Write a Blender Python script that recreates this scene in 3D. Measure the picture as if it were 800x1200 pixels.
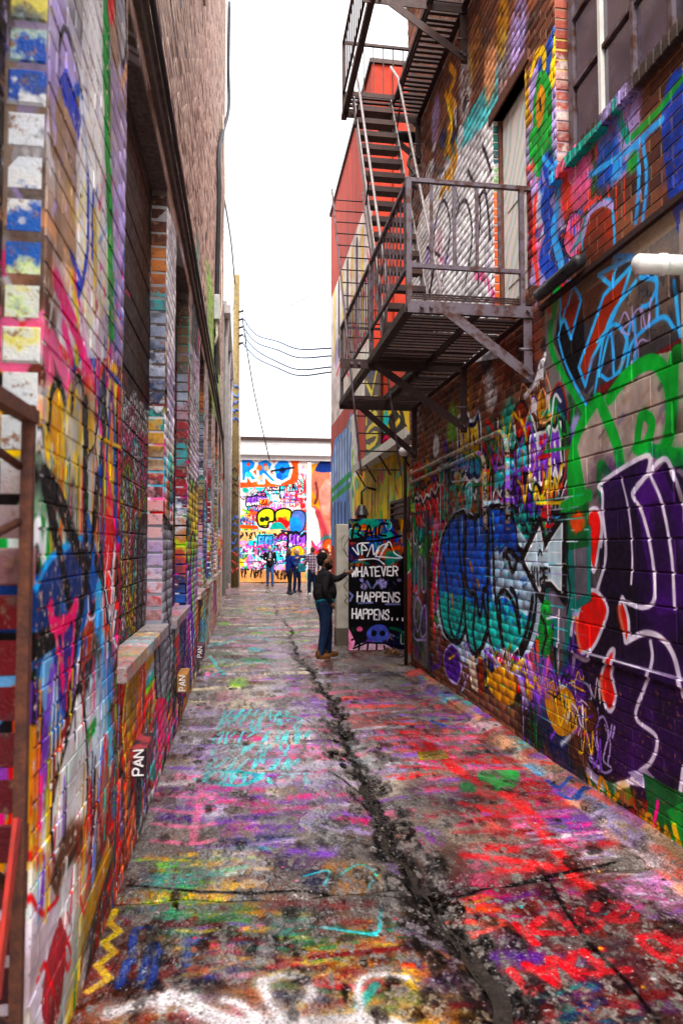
import bpy, bmesh, math, random
import numpy as np
from mathutils import Vector, Matrix

# ---------------------------------------------------------------- scene, camera, sky, sun, exposure
for o in list(bpy.data.objects):
    bpy.data.objects.remove(o)
scn = bpy.context.scene
COL = scn.collection
R = math.radians
rng = random.Random(7)
nr = np.random.RandomState(11)

CAM_H = 1.75
YAW, PITCH, FPX = R(8.17), R(2.86), 800.0
cam_data = bpy.data.cameras.new('camera')
cam = bpy.data.objects.new('camera', cam_data)
COL.objects.link(cam)
cam.location = (0, 0, CAM_H)
cam.rotation_euler = (R(90) + PITCH, 0, -YAW)
cam_data.sensor_fit = 'VERTICAL'
cam_data.sensor_height = 36.0
cam_data.lens = 24.0
cam_data.clip_end = 2000
cam_data.clip_start = 0.05
cam_data.dof.use_dof = True
cam_data.dof.focus_distance = 9.0
cam_data.dof.aperture_fstop = 2.4
scn.camera = cam

world = bpy.data.worlds.new('World')
scn.world = world
world.use_nodes = True
wn = world.node_tree
wn.nodes.clear()
w_out = wn.nodes.new('ShaderNodeOutputWorld')
w_bg = wn.nodes.new('ShaderNodeBackground')
w_sky = wn.nodes.new('ShaderNodeTexSky')
w_sky.sky_type = 'NISHITA'
w_sky.sun_disc = False
w_sky.sun_elevation = R(60)
w_sky.sun_rotation = R(196)
w_sky.dust_density = 4.0
w_mix = wn.nodes.new('ShaderNodeMix')
w_mix.data_type = 'RGBA'
w_mix.inputs[0].default_value = 0.9          # closed cloud cover: an even white layer over the clear sky
w_mix.inputs[7].default_value = (4.1, 4.15, 4.25, 1)
wn.links.new(w_sky.outputs[0], w_mix.inputs[6])
wn.links.new(w_mix.outputs[2], w_bg.inputs[0])
w_bg.inputs[1].default_value = 0.05
wn.links.new(w_bg.outputs[0], w_out.inputs[0])

sun_d = bpy.data.lights.new('sun', 'SUN')
sun_d.energy = 1.3
sun_d.angle = R(50)
sun_d.color = (1.0, 0.97, 0.93)
sun = bpy.data.objects.new('sun', sun_d)
COL.objects.link(sun)
sun.rotation_euler = (R(30), 0, R(-16))      # high and behind the camera, through thin cloud
scn.view_settings.view_transform = 'Standard'
scn.view_settings.look = 'None'
scn.view_settings.gamma = 1
scn.view_settings.exposure = 3.3
scn.view_settings.use_curve_mapping = False

# ---------------------------------------------------------------- picture point -> point on a plane of the place
_fw = np.array([math.sin(YAW) * math.cos(PITCH), math.cos(YAW) * math.cos(PITCH), math.sin(PITCH)])
_rt = np.array([math.cos(YAW), -math.sin(YAW), 0.0])
_up = np.cross(_rt, _fw)
_C = np.array([0, 0, CAM_H])
def on(x, y, ax, c):
    r = _fw + _rt * (x - 400) / FPX - _up * (y - 600) / FPX
    return _C + r * ((c - _C[ax]) / r[ax])
def px(p):
    d = np.asarray(p, float) - _C
    z = max(d @ _fw, 1e-3)
    return 400 + FPX * (d @ _rt) / z, 600 - FPX * (d @ _up) / z

XL, XR, XRED, YEND = -0.61, 2.45, 2.68, 33.5
R_END, L_END = 9.9, 19.6

# ---------------------------------------------------------------- object helpers
def tag(o, label=None, cat=None, group=None, kind=None):
    if label: o['label'] = label
    if cat: o['category'] = cat
    if group: o['group'] = group
    if kind: o['kind'] = kind
    return o
def empty(name, loc=(0, 0, 0), rz=0):
    o = bpy.data.objects.new(name, None)
    COL.objects.link(o)
    o.location = loc
    o.rotation_euler = (0, 0, rz)
    o.empty_display_size = 0.1
    return o
def put(name, mesh, mat=None, parent=None, loc=(0, 0, 0)):
    o = bpy.data.objects.new(name, mesh)
    COL.objects.link(o)
    o.location = loc
    if mat is not None and not mesh.materials:
        mesh.materials.append(mat)
    if parent is not None:
        adopt(o, parent)
    return o
def adopt(o, parent):
    """make o a child that keeps its place in the world"""
    o.parent = parent
    o.matrix_parent_inverse = Matrix.Translation(-Vector(parent.location))
def mesh_of(name, v, f, smooth=False):
    me = bpy.data.meshes.new(name)
    me.from_pydata([tuple(map(float, p)) for p in v], [], [tuple(map(int, q)) for q in f])
    me.validate()
    if smooth:
        me.polygons.foreach_set('use_smooth', [True] * len(me.polygons))
    me.update()
    return me
def from_bm(name, bm, smooth=False):
    bmesh.ops.recalc_face_normals(bm, faces=bm.faces)
    me = bpy.data.meshes.new(name)
    bm.to_mesh(me)
    bm.free()
    if smooth:
        me.polygons.foreach_set('use_smooth', [True] * len(me.polygons))
    return me
def bx(bm, lo, hi, bev=0.0):
    g = bmesh.ops.create_cube(bm, size=1)
    c = [(a + b) / 2 for a, b in zip(lo, hi)]
    s = [abs(b - a) for a, b in zip(lo, hi)]
    for v in g['verts']:
        v.co = Vector([c[i] + v.co[i] * s[i] for i in range(3)])
    if bev:
        es = list({e for v in g['verts'] for e in v.link_edges})
        bmesh.ops.bevel(bm, geom=es, offset=bev, segments=1, affect='EDGES')
def box(name, lo, hi, mat, parent=None, bev=0.0):
    bm = bmesh.new()
    bx(bm, lo, hi, bev)
    return put(name, from_bm(name, bm), mat, parent)
def beam(bm, a, b, w, h, up=(0, 0, 1)):
    """square bar from a to b, w across, h along up"""
    a, b = Vector(a), Vector(b)
    d = (b - a).normalized()
    u = Vector(up)
    if abs(d.dot(u)) > 0.98:
        u = Vector((0, 1, 0))
    s = d.cross(u).normalized()
    u = s.cross(d).normalized()
    vs = []
    for p in (a, b):
        for i, j in ((-1, -1), (1, -1), (1, 1), (-1, 1)):
            vs.append(bm.verts.new(p + s * (w / 2 * i) + u * (h / 2 * j)))
    for q in ((0, 1, 2, 3), (7, 6, 5, 4), (0, 4, 5, 1), (1, 5, 6, 2), (2, 6, 7, 3), (3, 7, 4, 0)):
        bm.faces.new([vs[i] for i in q])
def angle_iron(bm, a, b, w, t=0.008, up=(0, 0, 1), side=1):
    """L section bar"""
    a, b = Vector(a), Vector(b)
    d = (b - a).normalized()
    u = Vector(up)
    if abs(d.dot(u)) > 0.98:
        u = Vector((0, 1, 0))
    s = d.cross(u).normalized() * side
    u = s.cross(d).normalized() * side
    prof = [(0, 0), (w, 0), (w, t), (t, t), (t, w), (0, w)]
    ring = []
    for p in (a, b):
        ring.append([bm.verts.new(p + s * (x - w / 2) + u * (y - w / 2)) for x, y in prof])
    n = len(prof)
    for i in range(n):
        bm.faces.new((ring[0][i], ring[0][(i + 1) % n], ring[1][(i + 1) % n], ring[1][i]))
    bm.faces.new(ring[0]); bm.faces.new(ring[1][::-1])
def tube(bm, pts, r, n=8, cap=True):
    pts = [Vector(p) for p in pts]
    rad = r if isinstance(r, (list, tuple)) else [r] * len(pts)
    rings = []
    prev = None
    for i, p in enumerate(pts):
        d = (pts[min(i + 1, len(pts) - 1)] - pts[max(i - 1, 0)]).normalized()
        if prev is None:
            s = d.cross(Vector((0, 0, 1)) if abs(d.z) < 0.95 else Vector((1, 0, 0))).normalized()
        else:
            s = (prev - d * prev.dot(d)).normalized()
        prev = s
        u = d.cross(s)
        rings.append([bm.verts.new(p + (s * math.cos(2 * math.pi * k / n) + u * math.sin(2 * math.pi * k / n)) * rad[i]) for k in range(n)])
    for a, b in zip(rings, rings[1:]):
        for k in range(n):
            bm.faces.new((a[k], a[(k + 1) % n], b[(k + 1) % n], b[k]))
    if cap:
        bm.faces.new(rings[0][::-1]); bm.faces.new(rings[-1])
def tube_obj(name, pts, r, mat, parent=None, n=8):
    bm = bmesh.new()
    tube(bm, pts, r, n)
    return put(name, from_bm(name, bm, True), mat, parent)
def beam_obj(name, a, b, w, h, mat, parent=None, up=(0, 0, 1)):
    bm = bmesh.new()
    beam(bm, a, b, w, h, up)
    return put(name, from_bm(name, bm), mat, parent)
def angle_obj(name, a, b, w, mat, parent=None, up=(0, 0, 1), side=1, t=0.008):
    bm = bmesh.new()
    angle_iron(bm, a, b, w, t, up, side)
    return put(name, from_bm(name, bm), mat, parent)
def spline(pts, k=8, closed=False):
    P = [np.array(p, float) for p in pts]
    if len(P) < 3:
        return P
    n = len(P)
    out = []
    for i in range(n if closed else n - 1):
        p0 = P[(i - 1) % n] if (closed or i > 0) else P[0] * 2 - P[1]
        p1, p2 = P[i], P[(i + 1) % n]
        p3 = P[(i + 2) % n] if (closed or i + 2 < n) else P[-1] * 2 - P[-2]
        for j in range(k):
            t = j / k
            out.append(0.5 * ((2 * p1) + (-p0 + p2) * t + (2 * p0 - 5 * p1 + 4 * p2 - p3) * t * t + (-p0 + 3 * p1 - 3 * p2 + p3) * t ** 3))
    if not closed:
        out.append(P[-1])
    return out

# ---------------------------------------------------------------- painting: flat print made of strokes, in metres on the wall
PAL = dict(white='f2f0f4', black='0d0b10', grey='8d8a92', lgrey='c4c2c8', dgrey='3a363d', red='c4131d', dred='7a0d16', orange='e8641a',
           yellow='f4d21c', gold='c99a12', lime='9be01f', green='17994a', dgreen='0c5a2c', teal='17a093', aqua='3ed0d8', sky='5ab4ea', blue='1554a8',
           navy='121f52', purple='5c2590', violet='8f58c4', lav='bcaed8', magenta='d81a80', pink='ee86b2', peach='eebd98', tan='a8907a',
           brown='5a3520', cream='efe4c8', rust='8d3b1b', coral='ee5c50')
def C3(c):
    if isinstance(c, (tuple, list)):
        return np.array(c, np.float32)
    h = PAL.get(c, c)
    return np.array([int(h[i:i + 2], 16) / 255 for i in (0, 2, 4)], np.float32)

def vnoise(shape, cells, seed):
    r_ = np.random.RandomState(seed)
    g = r_.rand(cells[0] + 2, cells[1] + 2).astype(np.float32)
    y = np.linspace(0, cells[0], shape[0], endpoint=False); x = np.linspace(0, cells[1], shape[1], endpoint=False)
    yi, xi = y.astype(int), x.astype(int)
    fy, fx = (y - yi)[:, None], (x - xi)[None]
    fy, fx = fy * fy * (3 - 2 * fy), fx * fx * (3 - 2 * fx)
    a, b = g[yi][:, xi], g[yi][:, xi + 1]
    c, d = g[yi + 1][:, xi], g[yi + 1][:, xi + 1]
    return ((a * (1 - fx) + b * fx) * (1 - fy) + (c * (1 - fx) + d * fx) * fy).astype(np.float32)

class Canvas:
    """s runs along the surface (logarithmic in depth when log), t across it; both in metres"""
    def __init__(self, name, s0, s1, ns, t0, t1, nt, log, plane):
        self.name, self.s0, self.s1, self.t0, self.t1, self.log, self.plane = name, s0, s1, t0, t1, log, plane
        u = (np.arange(ns) + .5) / ns
        self.S = (s0 * (s1 / s0) ** u if log else s0 + (s1 - s0) * u).astype(np.float32)
        self.T = (t0 + (t1 - t0) * (np.arange(nt) + .5) / nt).astype(np.float32)
        self.im = np.zeros((nt, ns, 4), np.float32)
        self.fog = log
        self.dt = (t1 - t0) / nt
        self.n2 = .8 + .4 * (vnoise((nt, ns), (nt // 40 + 2, ns // 40 + 2), 5) * .6 + vnoise((nt, ns), (nt // 12 + 2, ns // 12 + 2), 6) * .4)
        self.n1 = vnoise((nt, ns), (nt // 9, ns // 9), 1) * .6 + vnoise((nt, ns), (nt // 3, ns // 3), 2) * .4
    def P(self, x, y):
        ax, c, a, b = self.plane
        p = on(x, y, ax, c)
        return (p[a], p[b])
    def pts(self, q):
        return [self.P(*map(float, w.split(','))) for w in q.split()] if isinstance(q, str) else q
    def win(self, a, b, c, d):
        i0, i1 = np.searchsorted(self.S, (a, b)); j0, j1 = np.searchsorted(self.T, (c, d))
        return slice(j0, max(j1, j0)), slice(i0, max(i1, i0))
    def comp(self, w, A, col):
        d = self.im[w]
        if A.size == 0: return
        A = A[..., None]
        oa = A + d[..., 3:] * (1 - A)
        d[..., :3] = (C3(col) * self.n2[w][..., None] * A + d[..., :3] * d[..., 3:] * (1 - A)) / np.maximum(oa, 1e-5)
        d[..., 3:] = oa
    def S_(self, q, w, col, a=1.0, sm=True, soft=0.0, closed=False, grit=0.0):
        P = self.pts(q)
        if sm: P = spline(P, 6, closed)
        elif closed: P = list(P) + [P[0]]
        P = np.array(P, np.float32)
        m = w / 2 + soft + 3 * self.dt + (w * .6 + .012 if self.fog else 0)
        W = self.win(P[:, 0].min() - m, P[:, 0].max() + m, P[:, 1].min() - m, P[:, 1].max() + m)
        s, t = self.S[W[1]][None], self.T[W[0]][:, None]
        if s.size == 0 or t.size == 0: return
        D = np.full((t.shape[0], s.shape[1]), 1e9, np.float32)
        for p, r in zip(P, P[1:]):
            e = r - p; l = e @ e + 1e-9
            k = np.clip(((s - p[0]) * e[0] + (t - p[1]) * e[1]) / l, 0, 1)
            np.minimum(D, (s - p[0] - k * e[0]) ** 2 + (t - p[1] - k * e[1]) ** 2, out=D)
        D = np.sqrt(D)
        if self.fog and w > .015:                 # overspray fringe
            self.comp(W, np.clip(1 - (D - w / 2) / (w * .55 + .012), 0, 1) ** 2 * .26 * a * np.clip((self.n1[W] - .3) * 3, 0, 1), col)
        A = np.clip((w / 2 - D) / max(soft * 2, 1.5 * self.dt) + .5, 0, 1)
        if grit: A = A * np.clip((self.n1[W] - grit + .2) * 4, 0, 1)
        self.comp(W, A * a, col)
    def F_(self, q, col, a=1.0, sm=False, out=None, ow=.03, grit=0.0, col2=None):
        P = self.pts(q)
        if sm: P = spline(P, 6, True)
        P = np.array(P, np.float32)
        W = self.win(P[:, 0].min(), P[:, 0].max(), P[:, 1].min(), P[:, 1].max())
        s, t = self.S[W[1]][None], self.T[W[0]][:, None]
        if s.size and t.size:
            ins = np.zeros((t.shape[0], s.shape[1]), bool)
            for p, r in zip(P, np.roll(P, -1, 0)):
                if p[1] == r[1]: continue
                c = (p[1] > t) != (r[1] > t)
                ins ^= c & (s < (r[0] - p[0]) * (t - p[1]) / (r[1] - p[1]) + p[0])
            A = ins.astype(np.float32) * a
            if grit: A = A * np.clip((self.n1[W] - grit + .2) * 4, 0, 1)
            self.comp(W, A, col)
            if col2:
                g = np.clip((t - P[:, 1].min()) / (P[:, 1].max() - P[:, 1].min()) + (self.n1[W] - .5) * .25, 0, 1)
                self.comp(W, A * np.clip((.42 - g) * 8, 0, 1), col2)
        if out: self.S_(P, ow, out, sm=False, closed=True)
    def B_(self, c, r, col, a=.8, asp=1.0, grit=0.0):
        c = self.pts(c)[0] if isinstance(c, str) else c
        rt = r * asp
        W = self.win(c[0] - r * 1.5, c[0] + r * 1.5, c[1] - rt * 1.5, c[1] + rt * 1.5)
        s, t = self.S[W[1]][None], self.T[W[0]][:, None]
        if s.size == 0 or t.size == 0: return
        D = np.sqrt(((s - c[0]) / r) ** 2 + ((t - c[1]) / rt) ** 2) + (self.n1[W] - .5) * .5
        self.comp(W, np.clip((1.15 - D) * 2.2, 0, 1) * a * (np.clip((self.n1[W] - grit + .2) * 4, 0, 1) if grit else 1), col)
    # --- random pieces of graffiti
    def drip(self, c, l, w, col):
        self.S_([c, (c[0] + rng.uniform(-.01, .01), c[1] - l)], w, col, sm=False)
    def bit(self, c, z, pal):
        k = rng.random()
        col = rng.choice(pal)
        if k < .22:
            self.B_(c, z * rng.uniform(.5, 1.2), col, rng.uniform(.5, .95), rng.uniform(.5, 1.5))
        elif k < .56:
            a = rng.uniform(0, 6.28); l = z * rng.uniform(.6, 1.6)
            d = (math.cos(a) * l, math.sin(a) * l)
            self.S_([(c[0] - d[0], c[1] - d[1]), (c[0] + rng.uniform(-.4, .4) * z, c[1] + rng.uniform(-.4, .4) * z), (c[0] + d[0], c[1] + d[1])], z * rng.uniform(.12, .4), col, rng.uniform(.7, 1), soft=rng.choice((0, .0, .02)))
        elif k < .64:
            n = rng.randint(4, 7); ph = rng.uniform(0, 6)
            q = [(c[0] + math.cos(ph + i * 6.283 / n) * z * rng.uniform(.5, 1.1), c[1] + math.sin(ph + i * 6.283 / n) * z * rng.uniform(.6, 1.3)) for i in range(n)]
            self.F_(q, col, rng.uniform(.8, 1), sm=True, out=rng.choice(('black', 'white', 'black', rng.choice(pal))), ow=z * rng.uniform(.07, .14))
        elif k < .90:
            q = []; x, y = c[0] - z, c[1]
            for i in range(rng.randint(5, 9)):
                q.append((x, y + rng.uniform(-.7, .7) * z)); x += z * rng.uniform(-.15, .5)
            self.S_(q, z * rng.uniform(.05, .11), col)
        else:
            for i in range(rng.randint(2, 5)):
                self.drip((c[0] + rng.uniform(-.8, .8) * z, c[1]), z * rng.uniform(.8, 2.6), z * rng.uniform(.05, .1), col)
    def piece(self, c, h, n, fills, line='black', halo=None, tilt=0.0):
        """a run of bubble letters: halo, two-tone fill, outline, counters, highlights; reads away from the eye"""
        L = []
        x = c[0]
        for i in range(n):
            w = h * rng.uniform(.5, .75)
            yb = c[1] + rng.uniform(-.08, .08) * h + tilt * (x - c[0])
            q = []
            for (a, b) in ((.0, .1), (.05, .55), (.12, 1), (.5, .95 + rng.uniform(-.12, .1)), (.95, 1), (1.02, .55 + rng.uniform(-.15, .15)), (.95, .05), (.72, -.04), (.5, .16 * rng.random()), (.25, -.04)):
                q.append((x + (a + rng.uniform(-.07, .07)) * w, yb + (b + rng.uniform(-.06, .06)) * h))
            L.append((q, x, w, yb))
            x += w * .88
        if halo:
            for q, *_ in L: self.S_(q, h * .22, halo, closed=True); self.F_(q, halo, 1, True)
        for q, x, w, yb in L:
            self.F_(q, fills[0], 1, True, out=line, ow=h * rng.uniform(.06, .09), col2=fills[1])
            m = (x + w * rng.uniform(.35, .6), yb + h * rng.uniform(.4, .65))
            self.S_([m, (m[0] + w * .06, m[1] + h * rng.uniform(.08, .2))], h * .09, line)
            self.S_([(x + w * .18, yb + h * .55), (x + w * .2, yb + h * .8), (x + w * .4, yb + h * .88)], h * .035, 'white', .9)
            if rng.random() < .5: self.S_([(x + w * .5, yb), (x + w * .55, yb + h * .3)], h * .06, line)
    def hand(self, c, l, w, col):
        """a quick one-line tag"""
        q = []; x, y = c; n = rng.randint(6, 10)
        for i in range(n):
            q.append((x + rng.uniform(-.1, .1) * l, y + rng.choice((-.22, .22, .3, -.15, .05)) * l * rng.uniform(.6, 1.2))); x += l / n
        self.S_(q, w, col, .95)
        if rng.random() < .4: self.S_([(c[0], c[1] - .34 * l), (c[0] + l, c[1] - .28 * l)], w, col, .95)
    def pieces(self, q, n, h0, h1, pal='red orange yellow lime green teal aqua blue violet magenta pink lgrey sky purple gold coral'):
        q = np.array([tuple(map(float, w.split(','))) for w in q.split()]); i = 0
        while i < n:
            x, y = rng.uniform(*q[:, 0][[q[:, 0].argmin(), q[:, 0].argmax()]]), rng.uniform(q[:, 1].min(), q[:, 1].max())
            ins = False
            for p, r in zip(q, np.roll(q, -1, 0)):
                if (p[1] > y) != (r[1] > y) and x < (r[0] - p[0]) * (y - p[1]) / (r[1] - p[1]) + p[0]: ins = not ins
            if not ins: continue
            i += 1
            cs = rng.sample(pal.split(), 3)
            self.piece(self.P(x, y), rng.uniform(h0, h1), rng.randint(2, 4), cs[:2], rng.choice(('black', 'black', 'navy', 'white', 'dred')), rng.choice((None, 'white', cs[2], 'black')), rng.uniform(-.15, .15))
    def hands(self, q, n, l, w, pal):
        q = np.array([tuple(map(float, k.split(','))) for k in q.split()]); i = 0; pal = pal.split()
        while i < n:
            x, y = rng.uniform(q[:, 0].min(), q[:, 0].max()), rng.uniform(q[:, 1].min(), q[:, 1].max())
            ins = False
            for p, r in zip(q, np.roll(q, -1, 0)):
                if (p[1] > y) != (r[1] > y) and x < (r[0] - p[0]) * (y - p[1]) / (r[1] - p[1]) + p[0]: ins = not ins
            if not ins: continue
            i += 1
            self.hand(self.P(x, y), l * rng.uniform(.5, 1.4), w * rng.uniform(.6, 1.4), rng.choice(pal))
            if rng.random() < .25:
                p = self.P(x, y)
                for k in range(3): self.drip((p[0] + rng.uniform(0, l), p[1] - .1 * l), l * rng.uniform(.2, .9), w * .5, rng.choice(pal))
    def Z_(self, q, pal, n, z):
        """scatter n pieces of size z over a polygon given in picture points"""
        q = np.array([tuple(map(float, w.split(','))) for w in q.split()])
        pal = pal.split()
        lo, hi = q.min(0), q.max(0)
        i = 0; guard = 0
        while i < n and guard < n * 30:
            guard += 1
            x, y = rng.uniform(lo[0], hi[0]), rng.uniform(lo[1], hi[1])
            ins = False
            for p, r in zip(q, np.roll(q, -1, 0)):
                if (p[1] > y) != (r[1] > y) and x < (r[0] - p[0]) * (y - p[1]) / (r[1] - p[1]) + p[0]:
                    ins = not ins
            if ins:
                self.bit(self.P(x, y), z * rng.uniform(.6, 1.3), pal); i += 1
    def Y_(self, q, pal, n, z):
        """scuffed streaks lying across the alley floor"""
        q = np.array([tuple(map(float, w.split(','))) for w in q.split()]); pal = pal.split()
        lo, hi = q.min(0), q.max(0); i = guard = 0
        while i < n and guard < n * 30:
            guard += 1
            x, y = rng.uniform(lo[0], hi[0]), rng.uniform(lo[1], hi[1])
            ins = False
            for p, r in zip(q, np.roll(q, -1, 0)):
                if (p[1] > y) != (r[1] > y) and x < (r[0] - p[0]) * (y - p[1]) / (r[1] - p[1]) + p[0]: ins = not ins
            if not ins: continue
            i += 1
            c = self.P(x, y); l = z * rng.uniform(.5, 1.8); d = rng.uniform(-.35, .35)
            P = [(c[0] - d * l, c[1] - l), (c[0] + rng.uniform(-.15, .15) * l, c[1]), (c[0] + d * l, c[1] + l)]
            if rng.random() < .45: continue
            self.S_(P, z * rng.uniform(.2, .8), rng.choice(pal), rng.uniform(.4, .9), soft=z * .25, grit=rng.uniform(.38, .62))
    def T_(self, text, q0, q1, h, w, col, jit=.03, flip=1):
        """stroke lettering from q0 to q1 (metric), letter height h"""
        (a, b), (c, d) = q0, q1
        L = math.hypot(c - a, d - b); ux, uy = (c - a) / L, (d - b) / L
        vx, vy = -uy * flip, ux * flip
        cw = L / len(text)
        for i, ch in enumerate(text):
            for pl in FONT.get(ch, ()):
                P = []
                for k in range(0, len(pl), 2):
                    fx = (i + .08 + .72 * (int(pl[k]) / 4)) * cw + rng.uniform(-jit, jit) * cw
                    fy = int(pl[k + 1]) / 6 * h + rng.uniform(-jit, jit) * h
                    P.append((a + ux * fx + vx * fy, b + uy * fx + vy * fy))
                self.S_(P, w, col, sm=False)
    def scrib(self, q0, q1, h, w, col, n):
        """n illegible hand-styled letter shapes between two points"""
        (a, b), (c, d) = q0, q1
        L = math.hypot(c - a, d - b); ux, uy = (c - a) / L, (d - b) / L
        cw = L / n
        for i in range(n):
            q = []
            for k in range(rng.randint(4, 6)):
                fx = (i + rng.uniform(.05, .85)) * cw; fy = rng.choice((0, .5, 1, 1)) * h + rng.uniform(-.1, .1) * h
                q.append((a + ux * fx + abs(uy) * fy, b + uy * fx + abs(ux) * fy))
            self.S_(q, w, col, .9)
    def image(self):
        nt, ns = self.im.shape[:2]
        img = bpy.data.images.new(self.name, ns, nt, alpha=True)
        img.alpha_mode = 'CHANNEL_PACKED'
        c = self.im[..., :3]                       # spray paint is strong in colour: a little more chroma and depth
        lum = (c @ np.array([.3, .55, .15], np.float32))[..., None]
        c = np.clip(lum + (c - lum) * (1.22 if self.name == 'paint_pavement' else 1.34), 0, 1)
        self.im[..., :3] = c ** 1.25
        img.pixels.foreach_set(np.clip(self.im, 0, 1).astype(np.float32).ravel())
        img.update()
        img.pack()
        return img
# letters as strokes on a grid 4 wide, 6 high
FONT = {'A': ['002640', '1232'], 'B': ['00063645443303', '3342413000'], 'C': ['4536160501103041'], 'D': ['00062644422000'],
        'E': ['46060040', '0333'], 'F': ['460600', '0333'], 'G': ['45361605011030414323'], 'H': ['0006', '4046', '0343'], 'I': ['2026'],
        'J': ['4641301001'], 'K': ['0006', '460340'], 'L': ['060040'], 'M': ['0006234640'], 'N': ['00064046'], 'O': ['163645413010010516'],
        'P': ['00063645443303'], 'R': ['00063645443303', '2340'], 'S': ['45361605043342413010' + '01'], 'T': ['0646', '2620'], 'U': ['060110304146'],
        'V': ['062046'], 'W': ['0610243046'], 'X': ['0046', '0640'], 'Y': ['062346', '2320'], 'Z': ['06460040'], '.': ['2021']}

# ================================================================ the painted surfaces
# ---- right brick wall: s = y, t = z
cr = Canvas('paint_right_wall', 2.0, 10.9, 1650, 0.0, 8.4, 1500, True, (0, XR, 1, 2))
S, F, B, Z = cr.S_, cr.F_, cr.B_, cr.Z_
DK = 'black navy dgreen purple brown dgrey dgreen black'
# grimy under-layers
Z('478,560 690,470 690,790 478,780', 'black dgreen purple brown navy dgrey dgreen rust', 260, .26)
Z('560,790 690,700 800,780 800,1000 690,930', 'black dgreen dgreen navy purple brown', 150, .28)
Z('480,530 650,470 660,640 480,640', 'teal gold green purple rust white red brown orange dgreen', 210, .16)
Z('485,560 560,520 560,640 485,640', 'aqua yellow gold teal orange navy', 60, .14)
Z('600,540 690,540 690,640 600,620', 'green dgreen orange teal black gold green', 60, .2)
Z('490,430 640,380 650,520 490,540', 'brown dgrey white rust brown', 46, .13)
for q, r, c in (('545,470', .25, 'gold'), ('575,455', .2, 'white'), ('530,500', .25, 'lime'), ('622,400', .22, 'dred'), ('590,410', .3, 'rust'), ('640,545', .14, 'magenta'), ('665,560', .16, 'magenta')):
    B(q, r, c, .55, 1.2, .45)
cr.pieces('480,560 680,520 690,700 640,790 520,760 480,700', 22, .3, .6)
cr.pieces('560,780 690,720 690,880', 10, .3, .5)
cr.hands('480,530 690,480 690,860 480,760', 70, .5, .025, 'black white teal green yellow violet red lav black')
# faint white tags below the platform
for q in ('607,470 612,450 622,470 612,500 607,480', '628,480 635,455 640,475 632,495 645,490 640,470', '620,520 626,540 622,560', '560,470 566,440 572,470', '640,440 645,460 640,480'):
    S(q, .018, 'peach', .8)
for i in range(26):
    x = rng.uniform(500, 680); y = rng.uniform(520, 575)
    cr.drip(cr.P(x, y), rng.uniform(.1, .5), .02, rng.choice(['white', 'lgrey', 'orange', 'teal', 'aqua']))
# white piece behind the stair and its teal top
F('468,440 472,330 497,235 545,150 583,110 583,420', 'white', .97, grit=.1)
F('520,190 545,140 583,75 583,130 545,170', 'aqua', .6, grit=.3)
for i in range(22):
    x = rng.uniform(490, 578); y = rng.uniform(200, 340)
    cr.bit(cr.P(x, y), rng.uniform(.12, .3), ['lav', 'white', 'white', 'pink', 'lgrey', 'white'])
for q in ('505,330 510,260 520,235 527,270 518,330', '535,320 533,260 545,235 553,275 545,330', '560,330 558,250 568,225 574,280', '500,290 515,300', '548,200 562,240 558,300', '565,170 575,200'):
    S(q, .045, 'dgrey', .85)
for q in ('527,78 533,90 526,110 534,130 524,160 530,190 520,210', '522,110 530,135 522,165 531,195 515,230', '531,160 534,190 525,220'):
    S(q, .09, 'gold' if q[0] == '5' else 'yellow', .95)
S('524,120 529,150 521,180', .06, 'yellow')
B('588,32', .16, 'gold', .95, 1.9, .35); B('574,85', .2, 'peach', .95, 1.6, .3); B('588,75', .2, 'lgrey', .5, 1.8, .4); B('606,45', .22, 'lav', .8, 1.6, .4)
B('545,100', .25, 'white', .6, 1.8, .5); B('556,60', .22, 'gold', .35, 1.6, .5); B('510,140', .2, 'lav', .6, 1.6, .4)
Z('500,180 520,130 545,120 540,200 505,240', 'black navy dgrey white', 26, .12)
# patch right of the upper door: yellow, green, blue
F('612,120 630,70 655,20 656,180 665,330 614,336', 'lav', .9, grit=.25)
F('630,75 655,15 655,60 632,110', 'blue', .9, grit=.3)
S('616,110 617,140 620,140', .1, 'gold'); S('613,90 614,140', .12, 'yellow', .95); S('622,85 628,65 636,60 637,78', .07, 'yellow'); S('646,95 650,60 653,35', .12, 'yellow')
F('624,130 630,88 640,85 646,110 645,160 636,195 626,185', 'green', 1, True)
F('627,130 632,100 638,108 636,138 630,150', 'gold', 1, True); S('632,118 633,128', .03, 'black')
for q in ('622,160 625,195', '633,180 631,200', '641,165 644,190'): S(q, .12, 'green', sm=False)
Z('612,190 656,180 660,335 616,338', 'red coral pink blue white navy lav', 46, .15)
S('640,190 646,215 638,240 645,270 636,300 648,325', .16, 'blue'); S('652,190 655,230 648,270 657,310', .1, 'sky'); S('636,185 650,200 655,180', .05, 'sky')
S('618,220 622,280 617,330', .1, 'dred'); S('627,230 625,290 630,330', .06, 'coral')
# under the steel window
Z('662,200 735,135 735,185 690,240 668,310', 'teal blue pink lav dgreen coral', 46, .15)
F('668,185 712,142 712,152 670,198', 'teal', .9, grit=.3)
F('775,120 800,85 800,270 782,225', 'blue', .95, True, grit=.12); B('792,180', .2, 'navy', .5, 1.4, .5)
S('740,160 770,130 800,90', .05, 'green', .9); S('690,205 730,180 775,140', .045, 'sky', .9); S('745,170 748,215 744,260', .035, 'sky'); S('753,165 757,210 752,262', .03, 'sky')
F('682,290 690,250 704,238 716,240 718,300 700,330', 'rust', .9, True, out='sky', ow=.03)
S('683,275 690,250 706,238 717,242', .045, 'lav'); B('740,190', .07, 'green', .9); B('722,200', .08, 'sky', .8)
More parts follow.
